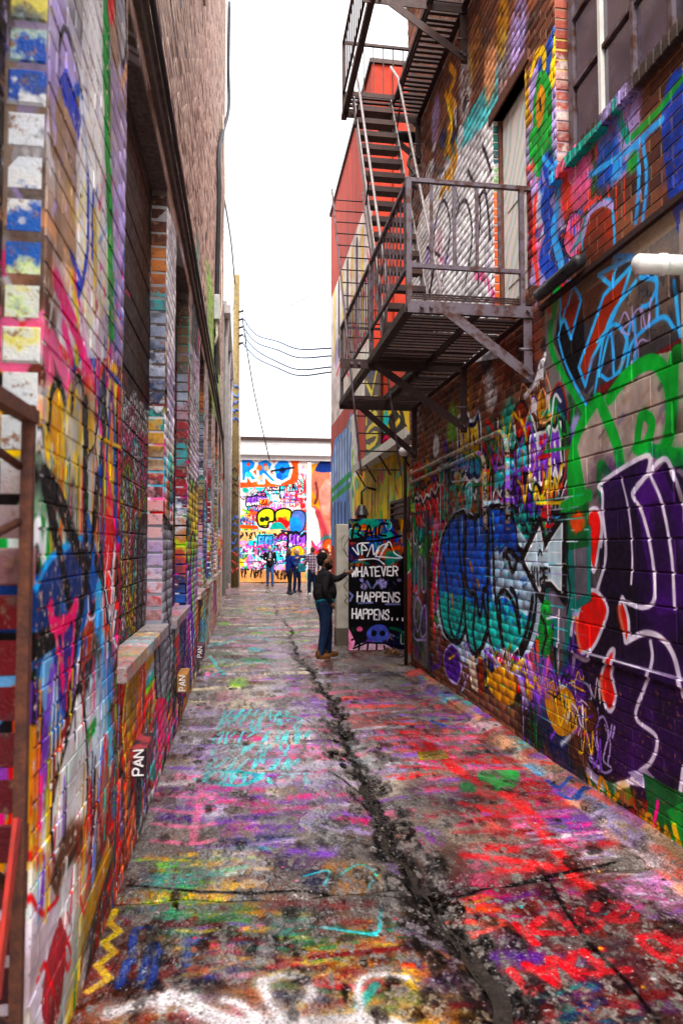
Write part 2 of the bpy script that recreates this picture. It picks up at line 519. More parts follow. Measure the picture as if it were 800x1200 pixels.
# orange and black letters with pale blue outline
F('648,400 668,330 690,312 800,300 800,400 700,470 672,452', 'dgrey', .93, grit=.15)
F('652,390 660,360 680,340 684,420 672,450 660,430', 'black', .9, True)
B('690,330', .3, 'brown', .8); B('760,350', .4, 'tan', .45, .8, .4); B('720,360', .25, 'tan', .4, .8, .4)
for q in ('655,345 668,330 681,352 669,396 662,375 657,380', '686,452 678,430 708,346 740,312 728,350 712,386 694,420', '700,322 718,335 722,300 740,300'):
    F(q, 'rust', 1, out='sky', ow=.035)
for q in ('654,395 664,430 688,478', '654,395 670,335', '750,325 770,330 762,355 752,360', '758,320 768,312 770,372', '790,330 795,380 800,400', '697,460 712,380 745,330', '702,440 716,390 722,450 742,372 745,440', '735,430 742,400 775,372 790,385', '700,400 720,380 735,400 728,430 715,445 705,440', '745,420 735,440'):
    S(q, .03, 'sky')
for q in ('726,378 732,366 737,378 728,388 738,392', '741,360 742,388', '741,370 750,362 752,385', '752,360 758,385 763,350', '745,392 748,420 740,425 750,400 760,400'):
    S(q, .014, 'lav')
S('652,345 645,400 660,440 690,490', .07, 'green'); S('648,360 652,340', .12, 'green')
F('690,490 700,455 740,430 800,395 800,430 720,470', 'dred', .8, grit=.2)
F('668,500 690,478 700,500 680,580 668,600', 'purple', .7, grit=.3); B('676,500', .1, 'lav', .8)
# tan letters with thick green outline
F('668,590 672,520 700,466 730,448 760,418 800,408 800,620 670,610', 'b8aaa4', 1)
for i in range(55):
    x, y = rng.uniform(676, 798), rng.uniform(430, 590); a = rng.uniform(4, 9)
    S('%f,%f %f,%f' % (x, y, x + a, y - a * 1.4), rng.uniform(.015, .05), rng.choice(['dgrey', 'tan', 'tan', '8f6a80', '6a6488', 'lgrey', 'brown']), .4, sm=False)
for q, w in (('672,590 668,555 676,510 698,470 706,480 722,520 729,558', .1), ('714,466 735,440 765,424 784,450 786,500 776,530', .1), ('747,520 752,488 764,494 760,515 749,528', .07), ('776,530 800,540', .1), ('705,585 702,560 704,545 716,560', .07), ('788,470 790,420 800,412', .1), ('745,524 800,535', .08)):
    S(q, w, '1aa549', sm=True)
F('670,600 666,540 672,510 680,540 690,600', '1aa549', .95)
F([(2.0, 2.2), (3.5, 2.2), (3.5, 3.66), (2.0, 3.66)], 'b8aaa4', 1); F([(2.0, .1), (3.5, .1), (3.5, 2.3), (2.0, 2.3)], '1d0828', 1)
for k in range(5): cr.S_([(2.05 + k * .3, 2.3 + .2 * (k % 2)), (2.2 + k * .25, 2.9), (2.1 + k * .3, 3.5)], .1, '1aa549')
cr.piece((2.05, .5), 1.5, 2, ('4a1468', '2c0c3c'), 'e8e2f0'); cr.piece((2.0, 4.0), .6, 3, ('blue', 'teal'), 'sky')
for k in range(30): cr.bit((rng.uniform(2, 3.4), rng.uniform(.1, 4.6)), .14, ['teal', 'green', 'lav', 'black', 'rust', 'blue'])
# big dark purple letters with white outline and red drops
F('670,880 668,790 690,770 704,720 702,640 708,560 757,532 764,558 780,540 800,560 800,950 740,915 700,925', '1d0828', 1)
F('706,570 757,538 760,560 742,600 752,720 720,700 706,640', '30104a', .9); F('742,578 776,548 800,600 800,720 770,720', '521a74', .9)
for i in range(40):
    x, y = rng.uniform(690, 800), rng.uniform(570, 900)
    B('%f,%f' % (x, y), rng.uniform(.08, .25), rng.choice(['black', 'black', '1d0828', '521a74', '3a1058']), .35, 1.5)
WH = 'e8e2f0'
for q, w in (('704,640 706,610 706,578 704,566 757,534 759,556', .05), ('759,556 741,578 752,600 764,650 767,700 755,712 735,706 730,700', .045), ('741,578 776,538 790,560 800,590', .05),
             ('762,556 776,590 787,650 791,712', .04), ('728,560 737,600 741,650 740,684', .03), ('706,600 710,650 700,690 692,715 690,770 672,768', .05), ('672,766 668,820 672,860 684,895 705,922 735,918', .07),
             ('733,752 755,742 775,748 790,770 800,815', .06), ('762,752 764,772 757,800 744,840 768,863 764,890 748,905 735,918', .045), ('735,915 765,925 790,952 800,900', .05), ('690,766 800,796', .022)):
    S(q, w * .68, WH)
F('735,905 756,900 795,945 790,955', 'b4aac4', .9); F('668,800 675,870 695,905 725,925 715,928 685,905', 'b4aac4', .8)
for q in ('690,650 684,625 690,600 700,597 705,615 702,640 696,670', '680,760 676,730 684,700 697,692 712,712 706,735 697,755 688,764', '730,735 726,715 729,703 736,722 737,745 733,752', '706,815 704,795 712,768 720,762 716,790 721,815 716,832 710,830'):
    F(q, 'c8200e', 1, True, out=WH, ow=.032); S(q.split()[0] + ' ' + q.split()[1], .07, 'e04a16', .5)
for q in ('676,830 675,810 684,800 692,815 688,850 680,845 676,830', '690,820 694,860 700,880 698,850 706,840 712,860 706,890 716,900 706,905 690,885 684,870', '684,825 687,822', '700,830 698,870', '694,880 690,890 704,900', '708,850 714,870 712,895', '716,850 714,862', '719,852 717,864'):
    S(q, .018, 'lav')
# grey and teal block letters behind
for q in ('640,680 665,680 690,660 690,640 668,650 668,720 660,790 648,785 652,730 640,720', '668,630 690,620 690,700 672,712'):
    F(q, '77727c', 1, out='1b7f78', ow=.06)
F('628,700 645,705 646,770 632,790', 'green', 1); S('632,720 640,740 634,770 642,790', .03, 'black')
S('655,715 653,790', .022, WH); S('640,725 655,722', .02, WH); S('660,655 668,690 664,720', .02, 'black')
F('655,600 690,590 690,640 668,645', 'dgreen', .8); B('676,612', .12, 'orange', .9, .7); S('660,595 690,580', .09, '1aa549')
# blue throw-up with white halo
HALO = '514,640 528,608 545,598 556,608 566,600 572,590 590,594 597,608 610,628 626,655 632,690 628,735 615,770 598,790 582,778 568,768 556,776 540,770 528,752 516,735 511,700'
F(HALO, 'c8dce8', 1, True); S(HALO, .06, 'c8dce8', closed=True)
for q in ('513,690 516,640 526,612 538,602 545,606 544,660 546,720 541,748 531,752 519,736', '545,640 546,606 556,608 564,601 571,606 570,660 573,720 566,752 558,768 549,756 544,715',
          '571,650 572,600 580,594 588,600 590,650 594,720 598,768 586,774 574,752 571,710', '586,640 587,600 593,596 602,612 606,640 618,655 627,690 623,735 611,765 600,782 590,764 585,710'):
    F(q, '2468bc', 1, True, out='black', ow=.06, col2='28b8b0')
F('576,648 592,636 612,660 626,690 622,722 604,712 590,700 578,705 575,680', 'b4c8d8', 1, True)
F('584,610 593,598 604,625 602,655 592,640 584,650', '1a54a4', 1, True)
for q in ('519,652 524,690 526,730 534,748 541,720 543,690 538,650 536,612', '545,604 543,650 548,690 556,700 554,740 559,764 571,740 566,700 572,680 570,640 572,600', '576,606 578,660 580,700 590,760 604,768 616,740 624,700', '580,705 590,692 602,710 608,740 604,700 598,690', '590,648 595,655 600,670 605,655 596,645 590,652', '606,655 618,662 628,690', '556,690 562,722 566,690'):
    S(q, .055, 'black')
for q in ('551,660 553,668', '559,680 561,688', '529,698 530,712'): S(q, .05, 'gold', sm=False)
for i in range(60):
    x, y = rng.uniform(520, 615), rng.uniform(610, 760)
    S('%f,%f %f,%f' % (x, y, x + 5, y - 4), .02, rng.choice(['1554a8', '0a2f66', '17a093', '3ed0d8', '0c3a78']), .45, sm=False)
for i, x in enumerate((522, 528, 537, 545, 554)): S('%d,%d %d,%d' % (x, 676, x + 1, 690), .03, 'dred', .8, sm=False)
for q in ('536,604 538,640', '556,610 557,640', '571,598 573,640', '526,616 525,650'): S(q, .05, 'black'); 
for q in ('541,608 541,625', '560,608 561,626', '577,602 578,620'): S(q, .03, 'a8d0e8')
# white arrow with black outline
AR = '612,655 632,612 637,640 660,608 660,690 662,702 648,682 636,680 634,700 620,672'
F(AR, 'black', 1); S(AR, .1, 'black', sm=False, closed=True)
F('614,656 632,618 637,646 658,614 658,694 646,680 634,680 632,694 621,670', 'c4d4dc', 1, out='eef2f6', ow=.02)
p0, p1 = cr.P(622, 665), cr.P(647, 667)
cr.T_('RISE.', p0, p1, .15, .024, 'black', .06)
S('630,650 632,645 634,650', .02, 'black')
# foot of the wall
Z('505,745 560,775 640,830 690,880 690,800 600,770 530,760', 'purple gold yellow violet dgreen black white brown magenta', 70, .15)
F('520,768 530,755 540,775 536,800 524,792', 'purple', 1, True, out='lav', ow=.03); S('526,772 532,768', .03, 'yellow')
F('575,790 592,778 604,800 600,825 584,822 572,805', 'gold', .95, True); F('640,800 668,810 676,850 655,862 640,835', 'gold', .95, True)
S('650,815 656,850 664,825 668,855', .02, 'yellow'); S('605,780 616,825', .09, 'lav', .8); S('616,770 622,800 632,815 640,775 652,800 664,790', .06, 'violet'); S('618,768 626,796 636,805 642,770', .04, 'pink'); S('660,790 670,800 680,790', .07, 'purple')
F('548,770 556,768 560,812 552,806', 'e6d6c6', .9); F('560,770 566,774 566,815 560,812', 'rust', .9)
for q in ('538,775 545,800 540,810 548,790', '541,780 550,785 543,805', '512,760 508,740 514,730 518,750', '514,745 512,770'): S(q, .014, 'lav')
Z('690,930 800,970 800,1005 740,990', 'dgreen green black dred gold', 46, .12)
F('752,905 800,930 800,985 760,960', 'dgreen', .9); F('780,950 800,940 800,1000', '17994a', .8); S('790,970 795,990', .05, 'yellow'); S('770,940 765,970', .03, 'magenta')
cr.hands('520,760 600,780 690,860 690,800 560,760', 30, .25, .016, 'lav white black yellow violet')
cr.hands('690,925 800,985 800,1000 720,975', 12, .3, .03, 'green black red gold')
# pale dashes along the courses: worn mortar and sunlit joint highlights painted in
for i in range(260):
    x, y = rng.uniform(500, 690), rng.uniform(560, 860)
    p = cr.P(x, y)
    zc = round(p[1] / .085) * .085
    cr.S_([(p[0], zc), (p[0] + rng.uniform(.04, .3), zc)], .009, rng.choice(['white', 'lgrey', 'aqua', 'lav']), rng.uniform(.5, .95), sm=False)
# the narrow steel panel and the strip beside it, near the end of the wall
Z('483,610 503,606 503,690 483,690', 'green lime dgreen green teal', 40, .12)
Z('483,690 503,690 503,785 483,775', 'black dgreen navy violet brown', 40, .12)
for q in ('488,655 487,690 491,692 492,655 496,660 496,690 500,690 500,655', '486,720 490,700 496,715 491,740 487,725', '494,720 500,710 501,740 495,745 494,720', '484,700 486,745 500,750'): S(q, .035, 'lav')
Z('504,610 516,600 514,700 506,770', 'coral magenta red pink teal violet', 40, .1)
S('506,620 510,660 506,700 509,745', .07, 'coral'); S('511,640 508,680 513,700', .07, 'magenta')
Z('478,560 484,560 484,770 479,770', 'red aqua coral white green', 24, .1)

# ---- left brick wall
cl = Canvas('paint_left_wall', 0.9, 30.0, 1900, 0.0, 6.6, 1150, True, (0, XL, 1, 2))
S, F, B, Z = cl.S_, cl.F_, cl.B_, cl.Z_
MIX = 'red dred blue navy yellow orange teal green violet magenta black white sky gold lav black white'
Z('30,470 165,300 165,560 150,800 95,1190 28,1190', 'brown dgrey black lgrey tan dred lgrey white', 90, .4)
Z('66,0 165,0 165,420 66,420', 'lgrey white lav peach white tan', 130, .2)
Z('150,560 262,560 262,700 215,830 163,985 150,900', 'navy dgreen purple brown black dgrey rust dred teal', 140, .4)
Z('228,300 270,480 270,690 215,820 200,700', 'navy purple dgreen teal rust dgrey lav magenta', 150, .5)
cl.pieces('30,620 150,600 150,800 95,1190 28,1190', 7, .8, 1.3)
cl.pieces('150,600 262,600 262,690 215,830 163,985 150,900', 26, .8, 1.5)
cl.hands('36,560 150,480 150,860 95,1180 36,1180', 18, 2.0, .045, 'black white red magenta blue orange yellow black white')
cl.hands('150,600 262,600 262,690 215,830 163,985', 36, 2.2, .06, 'black white lime magenta aqua yellow coral white')
F('196,240 216,300 216,560 196,560', 'white', .9, grit=.2)
cl.hands('66,200 165,200 160,480 60,480', 8, 1.2, .03, 'blue magenta yellow lav')
# washed white, pink and green drips high up
F('98,0 128,0 128,420 92,420 88,250', 'white', .8, grit=.32); F('132,60 165,200 165,430 132,430', 'lav', .75, grit=.35)
F('66,100 90,130 90,320 66,300', 'tan', .8, grit=.3)
S('124,0 125,120 129,250 131,385', .12, '129447', .97); S('127,0 128,150', .06, '0d7d39'); S('131,-30 130,12', .12, 'red')
F('70,92 78,80 96,140 92,165 72,110', '2a3ea0', .85, grit=.3)
for q in ('104,215 103,290 97,330 91,335', '110,230 108,300', '84,300 95,330 92,345'): S(q, .035, '2b3c9c', .9)
S('111,250 112,330', .04, 'yellow', .7); S('85,325 92,380 90,420', .06, 'yellow', .7)
S('66,330 78,360 92,395 104,440', .08, 'magenta', .9); S('62,400 80,450', .08, 'pink'); S('45,430 42,500 40,590', .05, 'red'); S('47,455 46,500 44,570', .04, 'd83a78')
S('50,380 60,440 55,480', .1, 'pink', .8); S('76,385 84,420 82,470', .06, 'magenta', .8); S('96,400 98,480', .03, 'magenta'); S('112,440 113,520', .03, 'dred')
F('45,520 60,470 108,470 112,620 85,640 45,600', 'c8c4c0', .7, grit=.25)
for q in ('60,470 57,530 64,560 80,560', '84,460 80,500 88,530', '100,480 100,560', '72,480 76,600', '108,500 112,540'):
    S(q, .07, 'yellow', .95)
F('58,475 70,462 74,510 70,560 60,530', 'yellow', .9, True); F('86,458 94,470 98,540 90,570 84,520', 'f0cf28', .9, True)
Z('56,470 112,470 112,600 60,560', 'yellow gold white cream lgrey', 26, .14)
for i in range(40):
    cl.drip(cl.P(rng.uniform(60, 130), rng.uniform(520, 580)), rng.uniform(.15, .55), .012, rng.choice(['yellow', 'gold', 'white', 'magenta', 'dgreen', 'orange']))
for q, w in (('58,500 62,460 70,448 76,470', .035), ('84,480 88,446 96,450 99,490 100,620', .035), ('112,520 118,470 124,480 118,540', .03), ('120,540 122,470 127,500', .025)):
    S(q, w, 'black', .95)
for q, w in (('52,560 60,600 72,650 82,712', .07), ('54,560 72,590 90,640 102,655', .085), ('101,470 101,560 101,650 98,700 88,760 82,820 78,900', .05), ('114,560 108,640 101,690', .05), ('36,760 60,745 68,735', .09), ('38,800 48,850 62,900 72,920', .08)):
    S(q, w, '0b090d')
# blue shape
F('36,745 40,690 56,655 80,642 98,630 104,600 112,640 118,680 112,700 104,720 90,780 72,860 60,880 46,840 44,790', '0d63a0', .95, True)
F('40,690 56,660 72,650 76,690 60,740 40,730', '0a3f73', .95, True); F('76,660 92,640 100,700 88,740 80,720', '0a3a70', .9, True)
F('48,790 58,760 66,800 62,850 52,840', '9cc8ea', .9, True); F('66,760 84,740 90,800 80,840 66,800', '5a1f7a', .75, True)
S('38,740 44,690 60,655 80,640 96,630', .025, '2aa4d8'); S('104,690 112,730 118,700', .05, 'navy'); S('112,655 120,690 110,715', .05, 'black')
for q, w in (('52,560 60,600 72,650 82,712 86,722', .06), ('54,560 72,590 90,640 102,665', .07), ('102,480 101,560 101,650 98,700 88,760 82,820 78,900 74,960', .06), ('116,560 108,640 101,690', .05), ('36,762 60,747 70,735', .08), ('38,800 48,850 62,900 74,925', .08), ('118,640 124,700 130,760', .05), ('136,690 128,760 134,830 126,900', .05), ('140,840 134,900 142,930', .06)):
    S(q, w, '08070a')
for q, w in (('60,712 64,732 78,730 90,708', .06), ('64,730 70,770 74,808', .028), ('75,722 74,770 75,800', .02), ('88,725 86,760 82,795', .03)):
    S(q, w, 'e0187c')
for q in ('104,700 105,724 112,722 118,700', '112,730 110,790 106,800', '122,740 114,800 108,790', '86,820 88,850 94,854 100,830', '100,830 110,900 118,860 124,790', '128,640 124,690 130,720 134,690 128,670', '136,700 130,740 138,760', '118,720 116,800 120,850', '126,800 120,850 128,880 132,840', '94,760 90,800 98,806', '132,720 136,780 130,800'):
    S(q, .018, 'f0eef4')
F('98,740 112,735 112,830 100,850 92,800', 'a84a18', .8, True); B('118,800', .15, 'lgrey', .7, .8); S('101,750 98,790', .03, 'blue'); S('97,745 94,790 100,800', .02, 'black')
Z('95,840 150,760 160,900 140,990 100,1020', 'blue white sky orange rust black red brown lav', 22, .35)
F('140,800 168,770 170,850 150,900 138,870', 'c23a16', .85, True); Z('136,800 175,790 168,900 140,920', 'orange red yellow black brown green', 22, .2)
S('142,830 144,870 138,900 146,910', .04, 'black'); S('150,800 144,850 148,900', .03, 'yellow'); S('136,830 140,880 134,920', .05, 'gold')
Z('75,900 150,880 130,1060 95,1130', 'red rust orange black brown white dred dgrey', 20, .4)
S('105,920 108,990 100,1060', .07, 'b8281a'); S('140,940 136,1000 128,1040', .07, 'a82018'); S('120,880 114,960 106,1080', .05, '6f8fd8'); S('117,900 108,1000', .03, 'white')
Z('30,920 90,900 95,1190 30,1190', 'black brown lgrey white violet dred green yellow gold', 16, .38)
F('42,1050 52,1020 70,1080 66,1180 36,1190 36,1090', 'e2d8e6', .8, True); F('60,1110 80,1070 70,1190 50,1190', '8e1220', .8, True); S('78,1010 74,1060 84,1100', .04, 'f0f0f0', .8)
for q in ('36,944 40,952 44,985 36,1005 46,1000 54,1010 58,1030', '36,1050 50,1070 70,1050', '80,1100 84,1120 80,1135 76,1115 82,1098', '100,960 94,1040 98,1070', '44,1150 54,1130 64,1170', '86,1020 82,1080', '66,960 62,1020'):
    S(q, .016, 'c01420')
S('28,1060 27,1120 22,1180', .03, '1fc24a'); S('54,1010 50,1050', .06, 'violet'); S('45,960 46,1010', .06, 'gold')
for i in range(70):
    cl.drip(cl.P(rng.uniform(40, 170), rng.uniform(760, 980)), rng.uniform(.1, .5), rng.uniform(.008, .022), rng.choice(MIX.split()))
# pier after the first bricked window
F('196,240 214,330 214,540 196,540', 'f4f0f4', .85, grit=.28); Z('196,330 214,360 214,540 196,540', 'white lav white lgrey', 30, .15)
Z('192,530 214,530 212,610 192,610', 'orange teal red green aqua yellow', 40, .13)
F('182,640 188,608 200,618 206,640 204,760 196,840 188,845 182,780', '9a9aa2', 1, True, out='black', ow=.07)
for q in ('187,640 186,740 190,830', '196,640 195,700 200,760 194,820', '204,650 202,740'): S(q, .06, '1a181c')
S('190,660 188,720', .06, 'lgrey'); S('180,610 180,840', .03, 'white')
F('178,860 184,820 196,825 194,870 182,890', 'd01060', .95, True); S('188,830 186,880 194,900', .06, 'ee4a80')
Z('176,860 205,800 200,900 180,960', 'white yellow teal magenta lav green', 46, .1)
Z('150,930 180,890 200,900 172,975', 'grey lgrey dgrey teal dgrey', 30, .12)
# further piers
F('223,400 236,430 234,560 223,560', 'e8e2ea', .85, grit=.3); F('241,430 250,470 248,560 241,560', 'd8d0d8', .7, grit=.35)
S('226,635 225,680 228,728', .17, '9be01f'); S('229,640 228,700', .1, 'b8ee2a'); S('222,600 222,650', .1, 'teal'); Z('206,730 222,730 215,810 200,840', 'purple navy teal magenta black', 40, .16)
for x, c in ((233, 'violet'), (236, 'coral'), (239, 'teal'), (243, 'magenta'), (246, 'lime'), (249, 'sky'), (252, 'gold'), (255, 'lime'), (258, 'coral'), (261, 'magenta'), (264, 'white')):
    S('%d,%d %d,%d' % (x, 560, x, 690), .35, c, .6, soft=.12)
F('241,300 258,340 258,500 246,480', '9ccf4a', .7, grit=.35)
Z('232,610 265,600 262,690 225,790', MIX, 70, .3)

# ---- pavement: s = y, t = x
cg = Canvas('paint_pavement', 1.6, 34.0, 1900, -0.66, 2.6, 860, True, (2, 0.0, 1, 0))
S, F, B, Z = (lambda q, w, c, *a, **k: cg.S_(q, w, c, *a, **{'grit': .32, 'soft': w * .15, **k})), cg.F_, cg.B_, cg.Y_
for i in range(520):
    y = 1.7 * (33 / 1.7) ** rng.random(); x = rng.uniform(-.62, 2.5)
    c = rng.choice('lgrey lav pink grey tan cream lav'.split()) if y > 5 else rng.choice('dgrey brown rust tan dgrey 4a3c3a'.split())
    cg.B_((y, x), rng.uniform(.12, .5), c, rng.uniform(.15, .45), rng.uniform(.3, .9), .5)
for i in range(420):
    y = 1.7 * (12 / 1.7) ** rng.random(); x = rng.uniform(-.62, 2.5)
    if x < 1.0: pal = 'lav lgrey pink lgrey violet cream lav tan brown' if y > 4.2 else 'yellow gold dred navy teal brown rust purple'
    else: pal = 'dred coral dred dgrey violet b02028 brown pink tan' if y > 3.6 else 'dred purple 6a2036 brown dred magenta'
    cg.B_((y, x), rng.uniform(.08, .32), rng.choice(pal.split()), rng.uniform(.35, .8), rng.uniform(.4, 1.1), rng.uniform(.4, .58))
Z('265,690 330,690 420,800 470,900 200,930', 'lav white pink lgrey cream white lav violet', 260, .2)
Z('400,790 560,830 640,900 470,900', 'lav pink coral lgrey red violet', 160, .16)
Z('110,1050 480,1050 560,1195 100,1195', 'dred brown rust gold 4a2c22 dgreen navy', 260, .09)
Z('560,1020 800,1020 800,1195 620,1195', 'dred 5a2030 brown purple 4a3440 rust', 200, .1)
Z('240,830 420,830 470,960 190,960', 'lav violet purple pink lav lgrey magenta', 144, .14)
Z('270,950 420,960 420,1000 250,1000', 'purple violet navy lav', 48, .12)
Z('430,800 560,830 700,990 560,1000 470,900', 'b8202a coral magenta dred dred violet a81c28 pink', 192, .11)
Z('440,790 540,810 600,850 500,840', 'violet purple red teal pink', 96, .1)
Z('240,700 320,690 350,760 240,800', 'lime aqua pink white green cream lav', 96, .3)
Z('290,690 370,690 360,760 330,730', 'pink yellow green white aqua coral cream', 73, .4)
# pale aqua writing, left half
for k, y in enumerate((914, 899, 884, 869, 855, 843)):
    cg.scrib(cg.P(236 + k * 3, y), cg.P(368 - (k % 3) * 14, y), .2 + .05 * k, .024, '7fe4ea', 9)
for q in ('230,912 280,918 300,905 250,902 240,914', '262,838 300,835 350,840', '250,790 300,775 330,780', '240,760 290,745 320,750', '246,770 262,790'): S(q, .05, 'aqua', .75)
for q, c in (('280,800', 'lime'), ('262,730', 'lime'), ('255,755', 'aqua'), ('285,715', 'green'), ('300,760', 'aqua')): B(q, .32, c, .7, .45, .4)
# pale pink ladder marks
for y in (930, 948, 965, 985): S('180,%d 225,%d 250,%d' % (y, y + 3, y - 2), .05, 'pink', .7)
S('236,925 226,985', .05, 'pink', .6)
# yellow patches and the zigzag along the wall foot
Z('180,1000 290,1000 280,1050 170,1070', 'yellow gold yellow lime', 54, .08); Z('240,990 300,990 300,1020 230,1030', 'yellow lime gold white aqua', 48, .07)
S('135,1070 128,1085 140,1095 122,1108 134,1120 114,1135 128,1150 104,1165', .035, 'yellow', .95, sm=False)
# lower left: blue arrows, reds
for q in ('155,1130 158,1095 175,1090', '165,1150 178,1110 188,1120', '140,1160 150,1130', '218,1145 220,1105 230,1108', '175,1160 185,1125'): S(q, .035, 'blue')
Z('210,1090 300,1080 290,1150 220,1150', 'red magenta blue pink violet yellow dred', 80, .05)
Z('290,1080 480,1060 480,1150 300,1150', 'gold dred teal rust yellow red', 112, .05)
S('380,1085 440,1092', .02, 'aqua'); S('446,1062 444,1085 436,1090', .022, 'aqua'); S('355,1025 385,1018 380,1035', .016, 'aqua', .8); S('395,1025 420,1010 440,1020 432,1035', .016, 'aqua', .8)
S('365,1120 440,1110 475,1105', .03, 'dred'); S('360,1150 440,1155', .04, 'red', .7); S('420,1175 440,1150', .04, 'teal')
# white looping line at the bottom
for q, w in (('130,1190 200,1172 260,1196 340,1196 420,1190 470,1196', .06), ('190,1186 196,1168 215,1165 238,1180 262,1192', .035), ('262,1172 280,1176 300,1192', .035), ('308,1150 330,1142 352,1144 366,1160 360,1170', .035), ('306,1150 318,1175 330,1192', .04), ('424,1192 420,1150 440,1138 476,1140', .03)):
    S(q, w * 2.2, 'f4f2f6', .35, soft=.03, grit=.3); S(q, w, 'f4f2f6', .95, soft=.012, grit=.22)
# right half: red line and words
S('500,870 540,905 590,930 620,955 650,995 670,1020 690,1040', .09, 'd0101a', .95, soft=.02, grit=.22)
for q in ('560,960 610,955', '545,1000 640,1012', '540,940 590,955', '575,1018 650,1015', '480,870 510,885', '470,910 505,905'): S(q, .06, 'd8222a', .8, soft=.02, grit=.3)
cg.T_('KRS', cg.P(600, 1078), cg.P(730, 1050), .16, .045, 'b8142c', .08)
cg.T_('TAKE OF', cg.P(580, 1130), cg.P(800, 1085), .16, .042, 'b8142c', .08)
S('640,1190 690,1170 740,1172', .04, 'b8142c', .7); Z('600,1140 720,1140 740,1190 620,1195', 'dred purple navy teal rust', 41, .06)
F('560,905 585,902 608,905 600,925 570,925', '17b050', .85, True, grit=.42); B('548,922', .12, 'green', .7, .5)
F('488,880 520,878 526,888 492,890', 'b09a10', .95, grit=.25); S('495,886 515,882', .012, 'black')
S('505,845 520,850', .05, 'blue'); Z('600,950 700,960 720,1010 640,1000', 'white lav pink lgrey', 73, .06); Z('640,930 700,970 680,990 630,950', 'violet purple magenta', 32, .06)
Z('700,1020 780,1030 790,1060 720,1060', 'pink magenta pink white', 48, .06); Z('540,1040 580,1060 570,1130 545,1110', 'orange coral gold', 25, .05)
F('700,1035 800,1010 800,1080 760,1075', 'lav', .5, grit=.4)
# strip along the right wall
for i in range(90):
    y = 3.2 + 5.5 * rng.random() ** 1.3
    x = 2.33 + rng.uniform(-.09, .1); l = rng.uniform(.05, .4)
    cg.S_([(y, x), (y + l * .5, x + rng.uniform(-.03, .03)), (y + l, x)], rng.uniform(.03, .16), rng.choice('tan peach cream lav sky tan peach lgrey coral aqua white violet'.split()), rng.uniform(.4, .8), soft=.02, grit=rng.uniform(.3, .5))
for q in ('640,915 655,925 668,918', '655,930 668,938 690,932', '676,940 684,930'): S(q, .03, 'blue')
for i in range(240):
    y = 2 * (9 / 2) ** rng.random(); x = rng.uniform(-.6, 2.4)
    cg.B_((y, x), rng.uniform(.003, .012), rng.choice('lgrey lgrey yellow red black black pink aqua gold'.split()), .9)
for i in range(700):
    y = 2 * (14 / 2) ** rng.random(); x = rng.uniform(-.6, 2.4)
    cg.B_((y, x), rng.uniform(.015, .09), rng.choice(['1a1310', '241a15', '100c0a', '3a2c24']), rng.uniform(.35, .8), rng.uniform(.3, .9), .5)
# black wet grime along the gutter
def gpath(y): return .955 + .06 * math.sin(y * .9 + .5) + .03 * math.sin(y * 2.7) + .02 * math.sin(y * 7.3) + .012 * math.sin(y * 17)
cg.S_([(y_ / 20, gpath(y_ / 20)) for y_ in range(42, 330)], .026, '070504', .96, sm=False, soft=.02, grit=.38)
for k in range(170):
    y = 2.1 * (17 / 2.1) ** rng.random()
    cg.B_((y, gpath(y) + rng.uniform(-.04, .04)), rng.uniform(.04, .11), '0a0806', .9, rng.uniform(.25, .8) * (1 if y < 7 else .5), .45)
for i in range(330):
    y = 2.1 * (12 / 2.1) ** rng.random()
    cg.B_((y, gpath(y) + rng.gauss(0, .1 if y < 6 else .05)), rng.uniform(.03, .14), rng.choice(['0c0907', '160f0a', '0a0807', '20150d']), rng.uniform(.5, .95), rng.uniform(.25, .6), .5)
for q in ('430,1045 520,1048 600,1030 660,1020 720,1010', '640,1025 660,1060 690,1100 730,1140 770,1190', '150,1040 260,1046 360,1042 430,1046', '385,900 430,925 420,900', '330,780 400,790 460,790'): S(q, .018, '0d0907', .9, grit=.25)

# ---- red building, alley side
cd = Canvas('paint_red_wall', 9.8, 21.2, 620, 0.0, 12.6, 1000, False, (0, XRED, 1, 2))
S, F, B, Z = cd.S_, cd.F_, cd.B_, cd.Z_
F('388,350 428,240 440,240 440,470 388,470', 'f2ece8', .95); F('388,470 412,440 410,470 388,500', 'f2ece8', .9)
for i, x in enumerate((392, 397, 402, 407, 412, 418, 424)):
    S('%d,%d %d,%d' % (x, 345 - i * 12, x, 420 - i * 6), .3, ('yellow', 'black')[i % 2], .9, sm=False)
Z('400,330 440,290 440,430 392,440', 'coral pink white lav peach red', 34, .3)
S('404,420 414,380 424,400 432,360', .1, 'd8343a'); S('394,440 400,425 408,440', .1, 'd8343a')
# pale blue skyline of columns
F('386,612 386,560 392,515 406,500 412,480 418,560 414,600 408,640 386,640', '7fb2e6', .95)
for x, y in ((390, 545), (393, 525), (396, 520), (399, 515), (402, 510), (405, 505), (409, 500)):
    S('%d,%d %d,%d' % (x, y, x, y + 48), .16, 'f2f6fa', .95, sm=False)
F('408,560 410,490 418,480 420,600 412,620', 'f6f6f6', .95); S('411,510 410,545 414,580', .2, '1a86d0'); S('413,530 412,600', .2, 'b4e020')
for q in ('386,578 410,556', '386,588 410,568'): S(q, .16, '35a86a', sm=False)
for x in (388, 392, 396, 400, 404): S('%d,%d %d,%d' % (x, 592, x, 630), .22, 'navy', .8, sm=False)
Z('386,630 412,610 412,700 386,710', 'violet pink coral white lav yellow magenta red', 60, .25)
